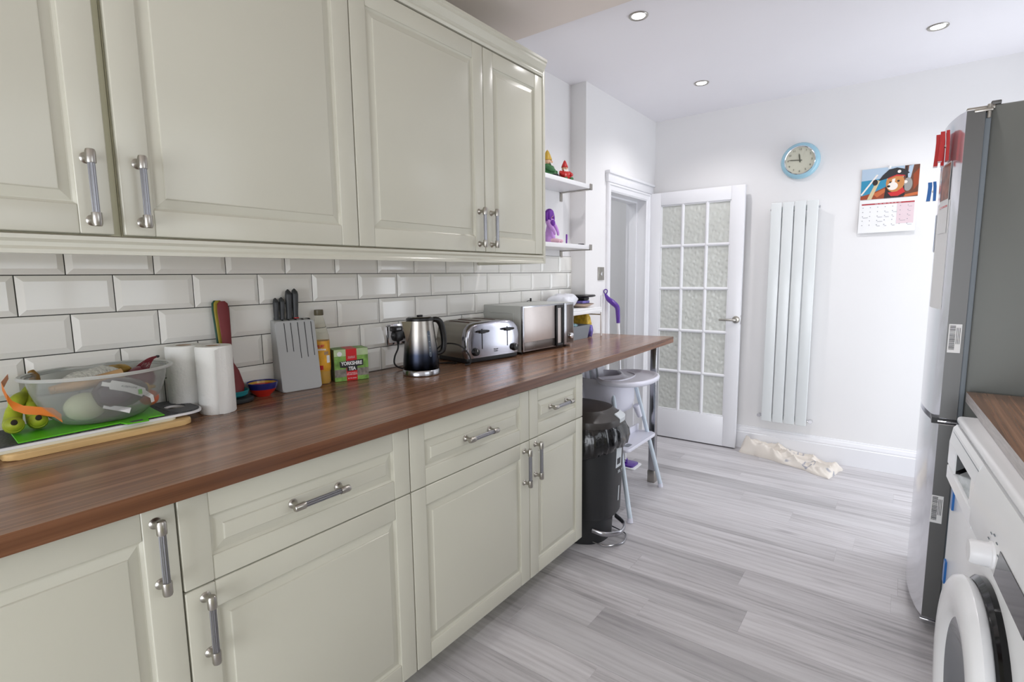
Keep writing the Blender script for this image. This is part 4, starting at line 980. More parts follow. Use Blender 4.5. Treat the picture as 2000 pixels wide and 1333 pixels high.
# onion net above the rim
t = thing('onion_net', 'maroon net bag gathered to a point above the bowl rim', 'net bag', (bx, by, bz)); 
bb = B(); apex = Vector((-0.010, 0.132, 0.140)); base = Vector((-0.014, 0.080, 0.096))
for k in range(18):
    a = 2*PI*k/18; a2 = a+0.9; a3 = a-0.9
    for aa in (a2, a3):
        pts = []
        for s in range(6):
            q = s/5; rad = 0.040*(1-q)**0.8; an = a+(aa-a)*q
            c_ = base.lerp(apex, q); pts.append((c_.x+rad*math.cos(an), c_.y+rad*0.9*math.sin(an)*0.7, c_.z+rad*0.35*math.sin(an)+0.012*math.sin(PI*q)))
        bb.tube(pts, 0.0006, 4)
o = bb.obj('netting', 'net', t, smooth=0); o['kind'] = 'stuff'
B().lathe([(0.003, 0), (0.005, 0.003), (0.004, 0.006), (0, 0.007)], (-0.010, 0.132, 0.138), 10, cap0=True, cap1=False).obj('knot', 'g_dk', t)
# paper label band
t = thing('paper_label', 'white aubergine label band with small print, curling inside the clear bowl', 'label', (bx, by, bz))
def ribbon(pts, hw, nrm=(1, 0, 0.2), th=0.0005):
    bb = B(); rings = []; nr = Vector(nrm).normalized()
    for i, p in enumerate(pts):
        p = Vector(p); d = (Vector(pts[min(i+1, len(pts)-1)])-Vector(pts[max(i-1, 0)])).normalized(); s_ = nr.cross(d).normalized(); h_ = hw[i]
        rings.append([p-s_*h_, p+s_*h_, p+s_*h_+nr*th, p-s_*h_+nr*th])
    return bb.loft(rings)
ribbon([(0.070, -0.018, 0.100), (0.082, -0.006, 0.097), (0.083, -0.004, 0.097), (0.0865, 0.030, 0.085), (0.083, 0.062, 0.066), (0.0825, 0.064, 0.065), (0.074, 0.082, 0.050), (0.066, 0.086, 0.034)], [0.005, 0.005, 0.011, 0.0115, 0.011, 0.006, 0.005, 0.004]).obj('band', 'paper', t, smooth=50)
ribbon([(0.070, -0.020, 0.044), (0.085, 0.012, 0.034), (0.084, 0.030, 0.026)], [0.004, 0.006, 0.007]).obj('strip', 'paper', t, smooth=50)
B().box(0.0865, 0.0872, 0.050, 0.058, 0.064, 0.076).obj('green_mark', 'lime', t)
text('small_print', 'AUBERGINE', 0.0065, M['g_dk'], t, (0.0882, 0.032, 0.086), (math.radians(86), math.radians(18), math.radians(90)), 0.0001)

# kitchen rolls
M['tissue'] = mat('embossed_kitchen_paper', (240, 240, 236), 0.9, bump=0.9, bscale=130, bdist=0.0015)
M['card'] = mat('brown_card', (170, 140, 110), 0.8)
def roll(x, y, label):
    t_ = thing('kitchen_roll', label, 'kitchen roll', (x, y, H+E0)); n = 56
    prof_ = [(0.046, 0.0), (0.0478, 0.003), (0.0478, 0.190), (0.046, 0.1945), (0.021, 0.195), (0.021, 0.0)]
    rings = []
    for r, z in prof_: rings.append([((r+(0.0012*math.sin(3*2*PI*k/n+z*20) if r > 0.04 else 0))*math.cos(2*PI*k/n), (r+(0.0012*math.sin(2*2*PI*k/n+1) if r > 0.04 else 0))*math.sin(2*PI*k/n), z) for k in range(n)])
    rings.append(rings[0]); B().loft(rings, True, False, False).obj('paper', 'tissue', t_, smooth=50)
    B().lathe([(0.021, 0.001), (0.021, 0.194), (0.0195, 0.194), (0.0195, 0.001), (0.021, 0.001)], (0, 0, 0), 28, cap0=False, cap1=False).obj('tube', 'card', t_)
    return t_
roll(0.055, 0.648, 'kitchen roll standing at the back against the tiles')
r2 = roll(0.143, 0.692, 'kitchen roll standing in front, nearer the worktop edge')
B().loft([[(0.046, 0.012, 0.0), (0.0465, 0.012, 0.0), (0.0465, 0.012, 0.19), (0.046, 0.012, 0.19)], [(0.0475, -0.006, 0.0), (0.048, -0.006, 0.0), (0.048, -0.006, 0.19), (0.0475, -0.006, 0.19)], [(0.052, -0.020, 0.004), (0.0525, -0.020, 0.004), (0.0525, -0.020, 0.186), (0.052, -0.020, 0.186)]]).obj('loose_sheet', 'tissue', r2, smooth=50)

# nested silicone utensils
M['maroon'] = mat('maroon_silicone', (120, 42, 44), 0.5); M['olive'] = mat('olive_silicone', (158, 140, 40), 0.5); M['dkgreen'] = mat('dark_green_silicone', (42, 82, 66), 0.5); M['teal'] = mat('teal_silicone', (38, 134, 142), 0.45); M['charcoal'] = mat('charcoal_silicone', (56, 60, 62), 0.5)
ux, uy = 0.062, 0.775
t = thing('utensil_stand', 'dark grey round stand under the nested utensils', 'utensil stand', (ux, uy, H+E0))
B().lathe([(0.0, 0.0), (0.050, 0.0), (0.056, 0.004), (0.058, 0.010), (0.052, 0.014), (0.0, 0.011)], (0, 0, 0), 36, cap0=False, cap1=False).obj('plate', 'charcoal', t)
t = thing('utensil', 'teal spoon bowl at the foot of the nested utensils', 'utensil', (ux, uy, H+E0+0.0145))
B().lathe([(0.0, 0.0), (0.028, 0.001), (0.040, 0.008), (0.045, 0.022), (0.0435, 0.023), (0.038, 0.011), (0.026, 0.004), (0.0, 0.003)], (0, 0, 0), 32, cap0=False, cap1=False).obj('bowl', 'teal', t)
def spatula(dx, dy, m, label, top, holes=False, sc_=1.0):
    t_ = thing('utensil', label, 'utensil', (ux+dx, uy+dy, H+E0+0.026), 0)
    prof_ = [(0.0, 0.030, 0.018), (0.022, 0.036, 0.012), (0.045, 0.033, 0.004), (0.070, 0.024, -0.002), (0.095, 0.013, -0.006), (0.125, 0.0115, -0.008), (0.19, 0.014, -0.012), (top-0.03, 0.0165, -0.018), (top-0.008, 0.0145, -0.020), (top, 0.007, -0.021)]
    rings = []
    for z, hw, x in prof_:
        hw *= sc_; th_ = 0.0035; rings.append([(x+th_*math.cos(2*PI*k/16)-0.35*hw*(abs(math.sin(2*PI*k/16))**2)*(1 if z < .07 else 0), hw*math.sin(2*PI*k/16), z) for k in range(16)])
    o_ = B().loft(rings).obj('blade_and_handle', m, t_, smooth=60)
    if holes:
        for k in range(5): 
            B().lathe([(0.0, 0.0), (0.0022, 0.0), (0.0022, 0.0008), (0.0, 0.0008)], (0.018-0.004*k*0.9-0.001, -0.016+0.001*k, 0.018+0.012*k), 10, 'x', cap0=False, cap1=False).obj('hole', 'dark', t_)
    return t_
spatula(-0.026, -0.010, 'dkgreen', 'dark green utensil at the back of the nested set', 0.292, sc_=0.95)
spatula(-0.018, -0.007, 'olive', 'olive yellow utensil in the middle of the nested set', 0.292, sc_=0.95)
spatula(-0.006, 0.0, 'maroon', 'maroon slotted spoon at the front of the nested utensils', 0.290, True, 1.1)

# small painted bowl
M['bowl_red'] = mat('glazed_red', (200, 44, 34), 0.15, coat=0.5); M['bowl_blue'] = mat('glazed_blue', (30, 36, 110), 0.15, coat=0.5); M['bowl_yel'] = mat('glazed_yellow', (216, 170, 60), 0.15, coat=0.5)
t = thing('small_bowl', 'small red bowl with dark blue rim and yellow inside', 'bowl', (0.052, 0.874, H+E0))
B().lathe([(0.0, 0.0), (0.022, 0.0), (0.023, 0.003), (0.036, 0.014), (0.043, 0.026)], (0, 0, 0), 36, cap0=False, cap1=False).obj('lower_body', 'bowl_red', t)
B().lathe([(0.043, 0.026), (0.0475, 0.040), (0.0485, 0.046), (0.047, 0.047), (0.0455, 0.042)], (0, 0, 0), 36, cap0=False, cap1=False).obj('blue_rim', 'bowl_blue', t)
B().lathe([(0.0455, 0.042), (0.0435, 0.035)], (0, 0, 0), 36, cap0=False, cap1=False).obj('yellow_band', 'bowl_yel', t)
B().lathe([(0.0435, 0.035), (0.039, 0.022)], (0, 0, 0), 36, cap0=False, cap1=False).obj('red_band', 'bowl_red', t)
B().lathe([(0.039, 0.022), (0.028, 0.010), (0.0, 0.006)], (0, 0, 0), 36, cap0=False, cap1=False).obj('inner_bowl', 'bowl_yel', t)

# knife block and knives
M['kb_grey'] = mat('pale_grey_block', (176, 177, 176), 0.4); M['kb_dark'] = mat('dark_slot', (38, 40, 42), 0.6); M['knife_h'] = mat('knife_handle', (62, 64, 66), 0.45); M['blade'] = mat('knife_blade', (180, 180, 180), 0.2, 1.0)
kr = math.radians(-8)
t = thing('knife_block', 'pale grey slotted knife block standing by the tiles', 'knife block', (0.046, 1.002, H+E0), kr)
# side view outline (x forward, z up); slanted front leaning back
bb = B().prism([(0.0, -0.040), (0.0, 0.036), (0.02, 0.034), (0.225, 0.004), (0.240, -0.006), (0.243, -0.016), (0.243, -0.040)], -0.066, 0.066, 'y', 0.004, 3); bb.obj('body', 'kb_grey', t)
fp = rrect(-0.069, 0.069, 0.0, 0.240, 0.012)
def slant(z): return 0.040-0.034*(z/0.240)
bb = B(); bb.loft([[(slant(z)-0.003, y, z) for y, z in fp], [(slant(z)+0.0015, y, z) for y, z in fp], [(slant(z)+0.003, y*0.985, 0.002+z*0.985) for y, z in fp]]).obj('front_plate', 'kb_grey', t, smooth=30)
slots = [(-0.038, 0.135), (-0.016, 0.135), (0.008, 0.110), (0.032, 0.112), (0.055, 0.115)]
for y, zl in slots:
    pts = []
    B().loft([[(slant(z)+0.0026, y-0.0011, z), (slant(z)+0.0026, y+0.0011, z), (slant(z)+0.0036, y+0.0011, z), (slant(z)+0.0036, y-0.0011, z)] for z in (zl, 0.232)] + [[(0.000, y-0.0011, 0.2405), (0.000, y+0.0011, 0.2405), (0.001, y+0.0011, 0.2445), (0.001, y-0.0011, 0.2445)], [(-0.030, y-0.0011, 0.2425), (-0.030, y+0.0011, 0.2425), (-0.030, y+0.0011, 0.2438), (-0.030, y-0.0011, 0.2438)]]).obj('slot', 'kb_dark', t, smooth=0)
kc, ks = math.cos(kr), math.sin(kr)
for k, (y, top, wd, lab) in enumerate([(-0.050, 0.312, 0.0085, 'shortest grey handled knife, leftmost in the block'), (-0.030, 0.314, 0.0085, 'short grey handled knife, second from the left in the block'), (-0.006, 0.340, 0.0105, 'tall grey handled knife, third from the left in the block'), (0.016, 0.342, 0.0105, 'tall grey handled knife with an orange collar, rightmost in the block')]):
    lx, ly = -0.022, y; wx, wy = 0.046+kc*lx-ks*ly, 1.002+ks*lx+kc*ly
    kt = thing('knife', lab, 'knife', (wx, wy, H+E0+0.2445), kr); h_ = top-0.244
    rings = []
    for q, sx_ in ((0.0, 0.95), (0.15, 0.85), (0.5, 1.0), (0.85, 1.08), (0.96, 0.9), (1.0, 0.45)):
        z = q*h_; rings.append([(0.011*sx_*math.cos(2*PI*i/16)+0.006*q, wd*sx_*math.sin(2*PI*i/16), z+(0.006*math.cos(2*PI*i/16) if q > 0.9 else 0)*-1) for i in range(16)])
    B().loft(rings).obj('handle', 'knife_h', kt, smooth=50)
    if k == 3: B().box(-0.010, 0.011, -0.008, 0.008, 0.0002, 0.004, 0.001).obj('collar', 'red_clip', kt)

# squash bottle
M['pet'] = mat('clear_bottle', (250, 250, 240), 0.05, trans=0.92, ior=1.15); M['squash'] = mat('orange_squash', (236, 180, 40), 0.12)
M['blabel'] = mat('orange_label', (238, 172, 52), 0.35, var=0.25, vscale=30); M['capolive'] = mat('olive_cap', (92, 84, 62), 0.4)
t = thing('squash_bottle', 'plastic bottle of orange squash with orange label and olive cap', 'bottle', (0.036, 1.106, H+E0))
body = [(0.0, 0.0), (0.026, 0.0), (0.030, 0.006), (0.030, 0.04), (0.0315, 0.06), (0.0305, 0.085), (0.0295, 0.09), (0.0305, 0.095), (0.0315, 0.12), (0.0318, 0.165), (0.0305, 0.178), (0.026, 0.195), (0.0225, 0.210), (0.017, 0.235), (0.0135, 0.248), (0.0135, 0.252)]
B().lathe(body, (0, 0, 0), 36, cap0=False, cap1=False).obj('bottle', 'pet', t, smooth=50)
B().lathe([(r-0.0014 if r > 0.002 else 0, z+0.0012 if z < 0.001 else z) for r, z in body[:9]]+[(0.030, 0.138), (0.0, 0.138)], (0, 0, 0), 36, cap0=False, cap1=False).obj('squash', 'squash', t, smooth=50)
lb = B().lathe([(0.0310, 0.048), (0.0324, 0.062), (0.0324, 0.156), (0.0322, 0.158), (0.0318, 0.156), (0.0316, 0.06), (0.0310, 0.048)], (0, 0, 0), 36, cap0=False, cap1=False).obj('label', 'blabel', t, smooth=50)
B().lathe([(0.0152, 0.250), (0.0162, 0.252), (0.0162, 0.266), (0.0155, 0.270), (0.0, 0.271)], (0, 0, 0), 28, cap0=True, cap1=False).obj('cap', 'capolive', t)
for k in range(24):
    pass
cdir = math.radians(-33)     # face the room and camera
def on_cyl(name, body_, size, m, r, z, deg, par, sx=1.0, bold=0.0):
    a = cdir+math.radians(deg); return text(name, body_, size, m, par, (r*math.cos(a), r*math.sin(a), z), (math.radians(90), 0, a+PI/2), 0.0003, sx=sx, bold=bold)
on_cyl('lettering', 'FRUIT', 0.0125, M['red_clip'], 0.0352, 0.140, -5, lb, bold=0.0006); on_cyl('lettering', 'Creations', 0.0105, M['paper'], 0.0355, 0.129, -5, lb, bold=0.0004)
def patch(name, r, a0, a1, z0, z1, m, par, n=8):
    ri, ro_ = [], []
    prof_ = []
    for k in range(n+1):
        a = cdir+math.radians(a0+(a1-a0)*k/n); prof_.append((math.cos(a), math.sin(a)))
    pts = [(c*r, s*r) for c, s in prof_]+[(c*(r+0.0004), s*(r+0.0004)) for c, s in prof_[::-1]]
    return B().prism(pts, z0, z1, 'z').obj(name, m, par, smooth=50)
patch('red_badge', 0.0322, -45, 10, 0.054, 0.070, 'red_clip', lb); patch('barcode_patch', 0.0326, 35, 62, 0.078, 0.105, 'paper', lb)
patch('brown_mark', 0.0326, 20, 50, 0.108, 0.120, 'card', lb)

# tea box
M['tea_green'] = mat('printed_meadow', (122, 164, 78), 0.45, var=0.45, vscale=38); M['tea_side'] = mat('printed_hills', (96, 104, 56), 0.45, var=0.5, vscale=45); M['tea_red'] = mat('box_red', (206, 26, 34), 0.4)
M['tea_pale'] = mat('printed_sky', (186, 206, 160), 0.45, var=0.2, vscale=20); M['tea_wall'] = mat('printed_stone', (132, 126, 118), 0.5, var=0.4, vscale=70)
tr = math.radians(-20)
t = thing('tea_box', 'green and red box of tea bags beside the squash bottle', 'box', (0.085, 1.200, H+E0), tr)
TX, TY, TZ = 0.075, 0.127, 0.120
B().box(-TX, 0, -TY/2, TY/2, 0, TZ, 0.0008, 1).obj('carton', 'tea_green', t, smooth=0)
B().box(0.0001, 0.0006, -TY/2+0.0005, TY/2-0.0005, TZ-0.026, TZ-0.0005).obj('sky_print', 'tea_pale', t)
B().box(0.0001, 0.0005, -TY/2+0.0005, TY/2-0.0005, 0.016, 0.045).obj('wall_print', 'tea_wall', t)
B().box(-TX+0.001, 0.0, -TY/2-0.0006, -TY/2, 0.001, TZ-0.001).obj('side_print', 'tea_side', t)
B().box(0.0006, 0.0011, -0.020, 0.020, 0.0006, TZ-0.0006).obj('red_band', 'tea_red', t); B().box(-TX+0.002, 0.0008, -0.020, 0.020, TZ, TZ+0.0006).obj('red_band', 'tea_red', t)
B().box(0.0005, 0.0016, -0.021, 0.021, TZ-0.028, TZ-0.0275).obj('flap_edge', 'tea_side', t)
pl = B().prism([(-0.043, 0.052), (-0.018, 0.050), (-0.018, 0.036), (0.020, 0.038), (0.020, 0.053), (0.043, 0.055), (0.044, 0.078), (-0.044, 0.074)], 0.0011, 0.0017, 'x').obj('name_plate', 'black', t, smooth=0)
text('lettering', 'YORKSHIRE', 0.0185, M['paper'], pl, (0.0019, 0, 0.0655), RX, 0.0003, sx=0.80, bold=0.0006)
text('lettering', 'TEA', 0.0185, M['paper'], pl, (0.0019, 0.001, 0.0455), RX, 0.0003, sx=0.80, bold=0.0006)
text('small_lettering', 'LET\'S HAVE A\nPROPER BREW', 0.006, M['paper'], t, (0.0014, 0, 0.026), RX, 0.0002)
text('small_lettering', '80 TEA BAGS', 0.0055, M['paper'], t, (0.0014, 0, 0.009), RX, 0.0002)
text('small_lettering', 'TAYLORS OF\nHARROGATE', 0.0045, M['paper'], t, (0.0014, 0, 0.088), RX, 0.0002)
B().lathe([(0.009, 0.0007), (0.009, 0.0011), (0.0, 0.0012)], (0, -0.043, 0.103), 16, 'x', cap0=True, cap1=False).obj('round_mark', 'paper', t)

# twin socket with plugs
t = thing('wall_socket', 'chrome edged double wall socket on the tiles behind the kettle', 'socket', (0.0025, 1.505, 1.050))
B().box(0.0, 0.009, -0.073, 0.073, -0.044, 0.044, 0.003).obj('plate', 'chrome', t); B().box(0.009, 0.0105, -0.062, 0.062, -0.034, 0.034, 0.002).obj('insert', 'white', t)
for y in (-0.020, 0.020): B().box(0.0105, 0.0145, y-0.006, y+0.006, 0.018, 0.032, 0.001).obj('rocker', 'black', t)
t = thing('adaptor_plug', 'flat black adaptor plugged into the top left of the wall socket', 'plug', (0.0135, 1.462, 1.075)); B().box(0, 0.030, -0.016, 0.030, -0.010, 0.011, 0.004).obj('housing', 'black', t)
B().box(0.030, 0.0315, -0.004, 0.02, -0.004, 0.004).obj('port', 'black_gl', t)
def plug(y, label, pts, z=1.045):
    t_ = thing('power_plug', label, 'plug', (0.0135, y, z))
    B().prism(superell(0, 0, 0.026, 0.024, 3.0, 24), 0, 0.024, 'x', 0.004, 2).obj('housing', 'black', t_)
    B().tube([(0.014, 0, -0.018), (0.014, 0, -0.036)], [0.008, 0.005], 12).obj('strain_relief', 'black', t_)
    B().tube(pts, 0.0036, 10, 8).obj('cable', 'black', t_)
plug(1.478, 'black kettle plug with its cable hanging down to the worktop', [(0.014, 0, -0.034), (0.018, -0.006, -0.055), (0.03, -0.035, -0.085), (0.035, -0.040, -0.115), (0.045, -0.015, -0.1335), (0.075, 0.010, -0.1335), (0.12, 0.02, -0.134)])
plug(1.545, 'black toaster plug in the right hand side of the wall socket', [(0.014, 0, -0.034), (0.02, 0.02, -0.08), (0.05, 0.06, -0.12), (0.08, 0.10, -0.1345), (0.11, 0.125, -0.1345), (0.150, 0.145, -0.1345)])

# kettle
def ombre():
    n_ = NT('kettle_ombre_steel'); b = n_.b; tc = n_.new('ShaderNodeTexCoord'); sp = n_.new('ShaderNodeSeparateXYZ'); n_.link(tc.outputs['Object'], sp.inputs[0])
    f = n_.math('DIVIDE', sp.outputs[2], 0.22)
    n_.link(n_.ramp(f, [(0.14, lin((14, 15, 20))), (0.38, lin((44, 48, 60))), (0.72, lin((150, 145, 138)))]), b.inputs['Base Color'])
    b.inputs['Metallic'].default_value = 1.0; b.inputs['Roughness'].default_value = 0.24; b.inputs['Anisotropic'].default_value = 0.6; return n_.m
M['ombre'] = ombre()
kd = math.radians(68)     # direction the handle points (towards +y side)
t = thing('kettle', 'brushed steel kettle shading to black at the base, handle on the right', 'kettle', (0.205, 1.440, H+E0), 0)
KS = 0.93
B().lathe([(0.0, 0.0), (0.076*KS, 0.0), (0.079*KS, 0.003), (0.079*KS, 0.018), (0.076*KS, 0.022), (0.0, 0.022)], (0, 0, 0), 48, cap0=False, cap1=False).obj('base', 'steel_bar', t)
n = 64; rings = []
sdir = math.radians(262)
for z, r in ((0.023, 0.0755), (0.030, 0.0765), (0.06, 0.0745), (0.11, 0.069), (0.16, 0.0625), (0.20, 0.0575), (0.214, 0.0565)):
    ring = []
    for k in range(n):
        a = 2*PI*k/n; d = (a-sdir+PI) % (2*PI)-PI
        bump_ = 0
        rr2 = (r*KS+bump_); ring.append((rr2*math.cos(a), rr2*math.sin(a), z))
    rings.append(ring)
B().loft(rings).obj('body', 'ombre', t, smooth=50)
def sp_pt(da, r, z): return (r*math.cos(sdir+da), r*math.sin(sdir+da), z)
B().loft([[sp_pt(-0.03, 0.0605, 0.128), sp_pt(0, 0.0625, 0.127), sp_pt(0.03, 0.0605, 0.128)], [sp_pt(-0.20, 0.0565, 0.170), sp_pt(0, 0.0740, 0.168), sp_pt(0.20, 0.0565, 0.170)], [sp_pt(-0.36, 0.0520, 0.213), sp_pt(0, 0.0850, 0.214), sp_pt(0.36, 0.0520, 0.213)]]).obj('spout', 'ombre', t, smooth=10)
B().lathe([(0.0575*KS, 0.213), (0.0585*KS, 0.217), (0.057*KS, 0.223), (0.045*KS, 0.227), (0.0, 0.228)], (0, 0, 0), 40, cap0=True, cap1=False).obj('lid_rim', 'black', t)
ld = B().lathe([(0.050*KS, 0.2262), (0.048*KS, 0.2285), (0.0, 0.230)], (0, 0, 0), 36, cap0=True, cap1=False).obj('lid', 'steel_bar', t)
B().box(-0.006, 0.006, -0.012, 0.012, 0.2295, 0.235, 0.002).obj('lid_button', 'black', ld)
hx_, hy_ = math.cos(kd), math.sin(kd)
def hp(r, z): return (r*hx_, r*hy_, z)
B().tube([hp(0.050, 0.214), hp(0.072, 0.212), hp(0.088, 0.196), hp(0.097, 0.160), hp(0.100, 0.120), hp(0.094, 0.088), hp(0.076, 0.076), hp(0.068, 0.078)], [0.010, 0.012, 0.013, 0.0125, 0.0115, 0.011, 0.009, 0.008], 14, 5, flat=1.1).obj('handle', 'black', t, smooth=60)
# water gauge on the side facing the camera right
ga = math.radians(-10)
def kp(r, z, off=0.0): return (r*math.cos(ga)-off*math.sin(ga), r*math.sin(ga)+off*math.cos(ga), z)
def krad(z): return (0.0765-(z-0.03)*0.1115)*KS
M['gauge'] = mat('smoked_gauge', (96, 106, 118), 0.1, coat=0.5)
bb = B(); rings = []
for z in (0.075, 0.080, 0.165, 0.172, 0.176): 
    hw = {0.075: 0.003, 0.080: 0.0065, 0.165: 0.0075, 0.172: 0.006, 0.176: 0.002}[z]; r = krad(z); rings.append([kp(r-0.001, z, -hw), kp(r+0.003, z, -hw*0.7), kp(r+0.003, z, hw*0.7), kp(r-0.001, z, hw)])
gg = bb.loft(rings).obj('water_gauge', 'gauge', t)
for k in range(4):
    z = 0.09+0.022*k; B().loft([[kp(krad(z)+0.0032, z, -0.003), kp(krad(z)+0.0032, z, 0.001), kp(krad(z)+0.0032, z+0.001, 0.001), kp(krad(z)+0.0032, z+0.001, -0.003)], [kp(krad(z)+0.0036, z, -0.003), kp(krad(z)+0.0036, z, 0.001), kp(krad(z)+0.0036, z+0.001, 0.001), kp(krad(z)+0.0036, z+0.001, -0.003)]]).obj('gauge_mark', 'paper', gg, smooth=0)

# toaster
M['toast_st'] = mat('toaster_steel', (170, 170, 178), 0.17, 1.0, bump=0.03, bscale=20)
M['toast_side'] = mat('toaster_satin', (150, 146, 138), 0.38, 1.0, bump=0.03, bscale=20)
tr_ = math.radians(-9)
t = thing('toaster', 'four slice polished steel toaster with two black levers', 'toaster', (0.212, 1.700, H+E0), tr_)
# local: front face at x=0 facing +X, width along +y 0..0.335, depth x -0.215..0
TWd, TDp, THt = 0.330, 0.222, 0.180
prf = [(0.006, 0.022), (0.0, 0.05), (0.0, 0.115), (0.010, 0.150), (0.032, 0.170), (0.060, 0.178), (TWd/2, THt+0.002), (TWd-0.060, 0.178), (TWd-0.032, 0.170), (TWd-0.010, 0.150), (TWd, 0.115), (TWd, 0.05), (TWd-0.006, 0.022)]
prf_s = []
for i in range(len(prf)-1):
    for k in range(3): q = k/3; prf_s.append((prf[i][0]*(1-q)+prf[i+1][0]*q, prf[i][1]*(1-q)+prf[i+1][1]*q))
prf_s.append(prf[-1])
def inset(d): return [(TWd/2+(y-TWd/2)*(1-d/(TWd/2)), 0.022+(z-0.022)*(1-d/(0.16))) for y, z in prf_s]
bb = B(); bb.loft([[(-TDp+0.006, y, z) for y, z in prf_s], [(-0.030, y, z) for y, z in prf_s]]); bb.obj('body', 'toast_side', t, smooth=50)
bb = B(); bb.loft([[(-0.0305, y, z) for y, z in prf_s], [(-0.012, y, z) for y, z in prf_s], [(-0.003, y, z) for y, z in inset(0.004)], [(0.001, y, z) for y, z in inset(0.012)], [(0.003, y, z) for y, z in inset(0.040)], [(0.0035, y, z) for y, z in inset(0.09)]]).obj('front_plate', 'toast_st', t, smooth=60)
B().prism(rrect(-TDp, 0.0, 0.006, TWd-0.006, 0.02), 0.004, 0.024, 'z', 0.002).obj('base', 'black', t)
for x in (-0.2, -0.02):
    for y in (0.03, TWd-0.03): B().lathe([(0.01, 0.0), (0.011, 0.005)], (x, y, 0), 14).obj('foot', 'black', t)
M['slot_in'] = mat('toaster_slot', (70, 42, 34), 0.6)
for y in (0.065, 0.118, 0.205, 0.258):
    zt_ = 0.1765 if 0.06 < y < 0.27 else 0.175
    if 0.1 < y < 0.23: zt_ = 0.180
    B().box(-0.19, -0.045, y-0.010, y+0.010, zt_-0.004, zt_+0.0022, 0.0008).obj('slot', 'slot_in', t)
for yc in (0.090, 0.245):
    B().box(0.0030, 0.0046, yc-0.0022, yc+0.0022, 0.060, 0.150, 0.0005).obj('lever_slot', 'black', t)
    B().prism(superell(yc, 0.140, 0.031, 0.0065, 2.3, 28), 0.004, 0.022, 'x', 0.003, 2).box(0.004, 0.015, yc-0.012, yc+0.012, 0.130, 0.138, 0.002).obj('lever', 'black', t)
for yc in (0.048, 0.288):
    kn_ = B().lathe([(0.0185, 0.001), (0.0185, 0.006), (0.016, 0.009), (0.0155, 0.018), (0.013, 0.020), (0.0, 0.0205)], (0, yc, 0.050), 28, 'x', cap0=True, cap1=False).obj('browning_dial', 'black', t)
    B().box(0.0205, 0.0212, yc-0.001, yc+0.001, 0.052, 0.063).obj('dial_mark', 'paper', kn_)
text('lettering', 'Russell\nHobbs', 0.009, M['g_dk'], t, (0.0042, 0.172, 0.047), RX, 0.0002)

B().tube([(0.12, 1.595, H+0.06), (0.15, 1.625, H+0.095), (0.20, 1.665, H+0.09), (0.235, 1.690, H+0.05), (0.240, 1.694, H+0.01), (0.22, 1.68, H+0.0045)], 0.0033, 10, 8).obj('cable', 'black')
tag(bpy.data.objects['cable'] if False else [o for o in COL.objects if o.name.startswith('cable') and o.parent is None][0], 'black looped cable in front of the toaster side', 'cable')

# microwave
M['mw_grey'] = mat('microwave_silver', (192, 194, 190), 0.45, 0.15, var=0.02); M['mw_mirror'] = mat('mirror_door', (206, 198, 194), 0.36, 0.6, var=0.04, vscale=12); M['mw_reflect_keypad'] = mat('door_reflection_and_keypad', (104, 97, 93), 0.25, 0.7)  # last tone: keypad, and the worktop reflection painted on the door
mr = math.radians(-3.5)
t = thing('microwave', 'silver microwave with mirrored door and black handle', 'microwave', (0.258, 2.060, H+E0), mr)
MWd, MD, MH = 0.440, 0.30, 0.232
B().box(-MD, -0.012, 0.0, MWd, 0.010, MH+0.006, 0.004).obj('case', 'mw_grey', t)
bb = B()
for a, b_, c_, d_ in ((-0.20, -0.06, 0.150, 0.1515), (-0.20, -0.06, 0.050, 0.0515)): pass
B().tube([(-0.21, -0.0008, 0.055), (-0.075, -0.0008, 0.050), (-0.060, -0.0008, 0.062), (-0.060, -0.0008, 0.185), (-0.075, -0.0008, 0.200), (-0.21, -0.0008, 0.202)], 0.0022, 8, 6).obj('pressed_ridge', 'mw_grey', t)
for k in range(3):
    for x in (-0.115, -0.085): B().box(x, x+0.016, -0.0009, 0.0, 0.072+k*0.011, 0.077+k*0.011, 0.0003).obj('vent_slot', 'black', t)
B().box(-0.011, 0.0, 0.0, 0.345, 0.012, MH+0.004, 0.002).obj('door_frame', 'steel_bar', t)
B().box(0.0001, 0.0012, 0.010, 0.262, 0.058, MH-0.004, 0.0004).obj('door_mirror', 'mw_mirror', t); B().box(0.0001, 0.0012, 0.010, 0.262, 0.018, 0.0575, 0.0004).obj('door_worktop_reflection', 'mw_reflect_keypad', t)  # lower strip paints the dark worktop mirrored in the door
hb = B(); 
hb.box(0.001, 0.012, 0.266, 0.279, 0.012, MH-0.002, 0.004).box(0.001, 0.012, 0.320, 0.332, 0.012, MH-0.002, 0.004).box(0.001, 0.012, 0.276, 0.322, MH-0.018, MH-0.002, 0.004).box(0.001, 0.012, 0.276, 0.322, 0.012, 0.028, 0.004)
hb.obj('door_handle', 'black', t); B().box(0.0, 0.0025, 0.279, 0.320, 0.028, MH-0.018).obj('handle_recess', 'mw_mirror', t)
cp = B().box(-0.011, 0.002, 0.350, MWd-0.002, 0.012, MH+0.004, 0.002).obj('control_panel', 'steel_bar', t)
B().box(0.0021, 0.0030, 0.372, MWd-0.010, 0.022, MH-0.006, 0.0003).obj('keypad', 'mw_reflect_keypad', cp)
B().lathe([(0.017, 0.003), (0.0165, 0.012), (0.014, 0.017), (0, 0.018)], (0, 0.402, 0.058), 28, 'x', cap0=True, cap1=False).obj('knob', 'chrome', cp)
for x in (-0.26, -0.04):
    for y in (0.03, MWd-0.03): B().lathe([(0.010, 0.0), (0.012, 0.011)], (x, y, 0), 14).obj('foot', 'black', t)

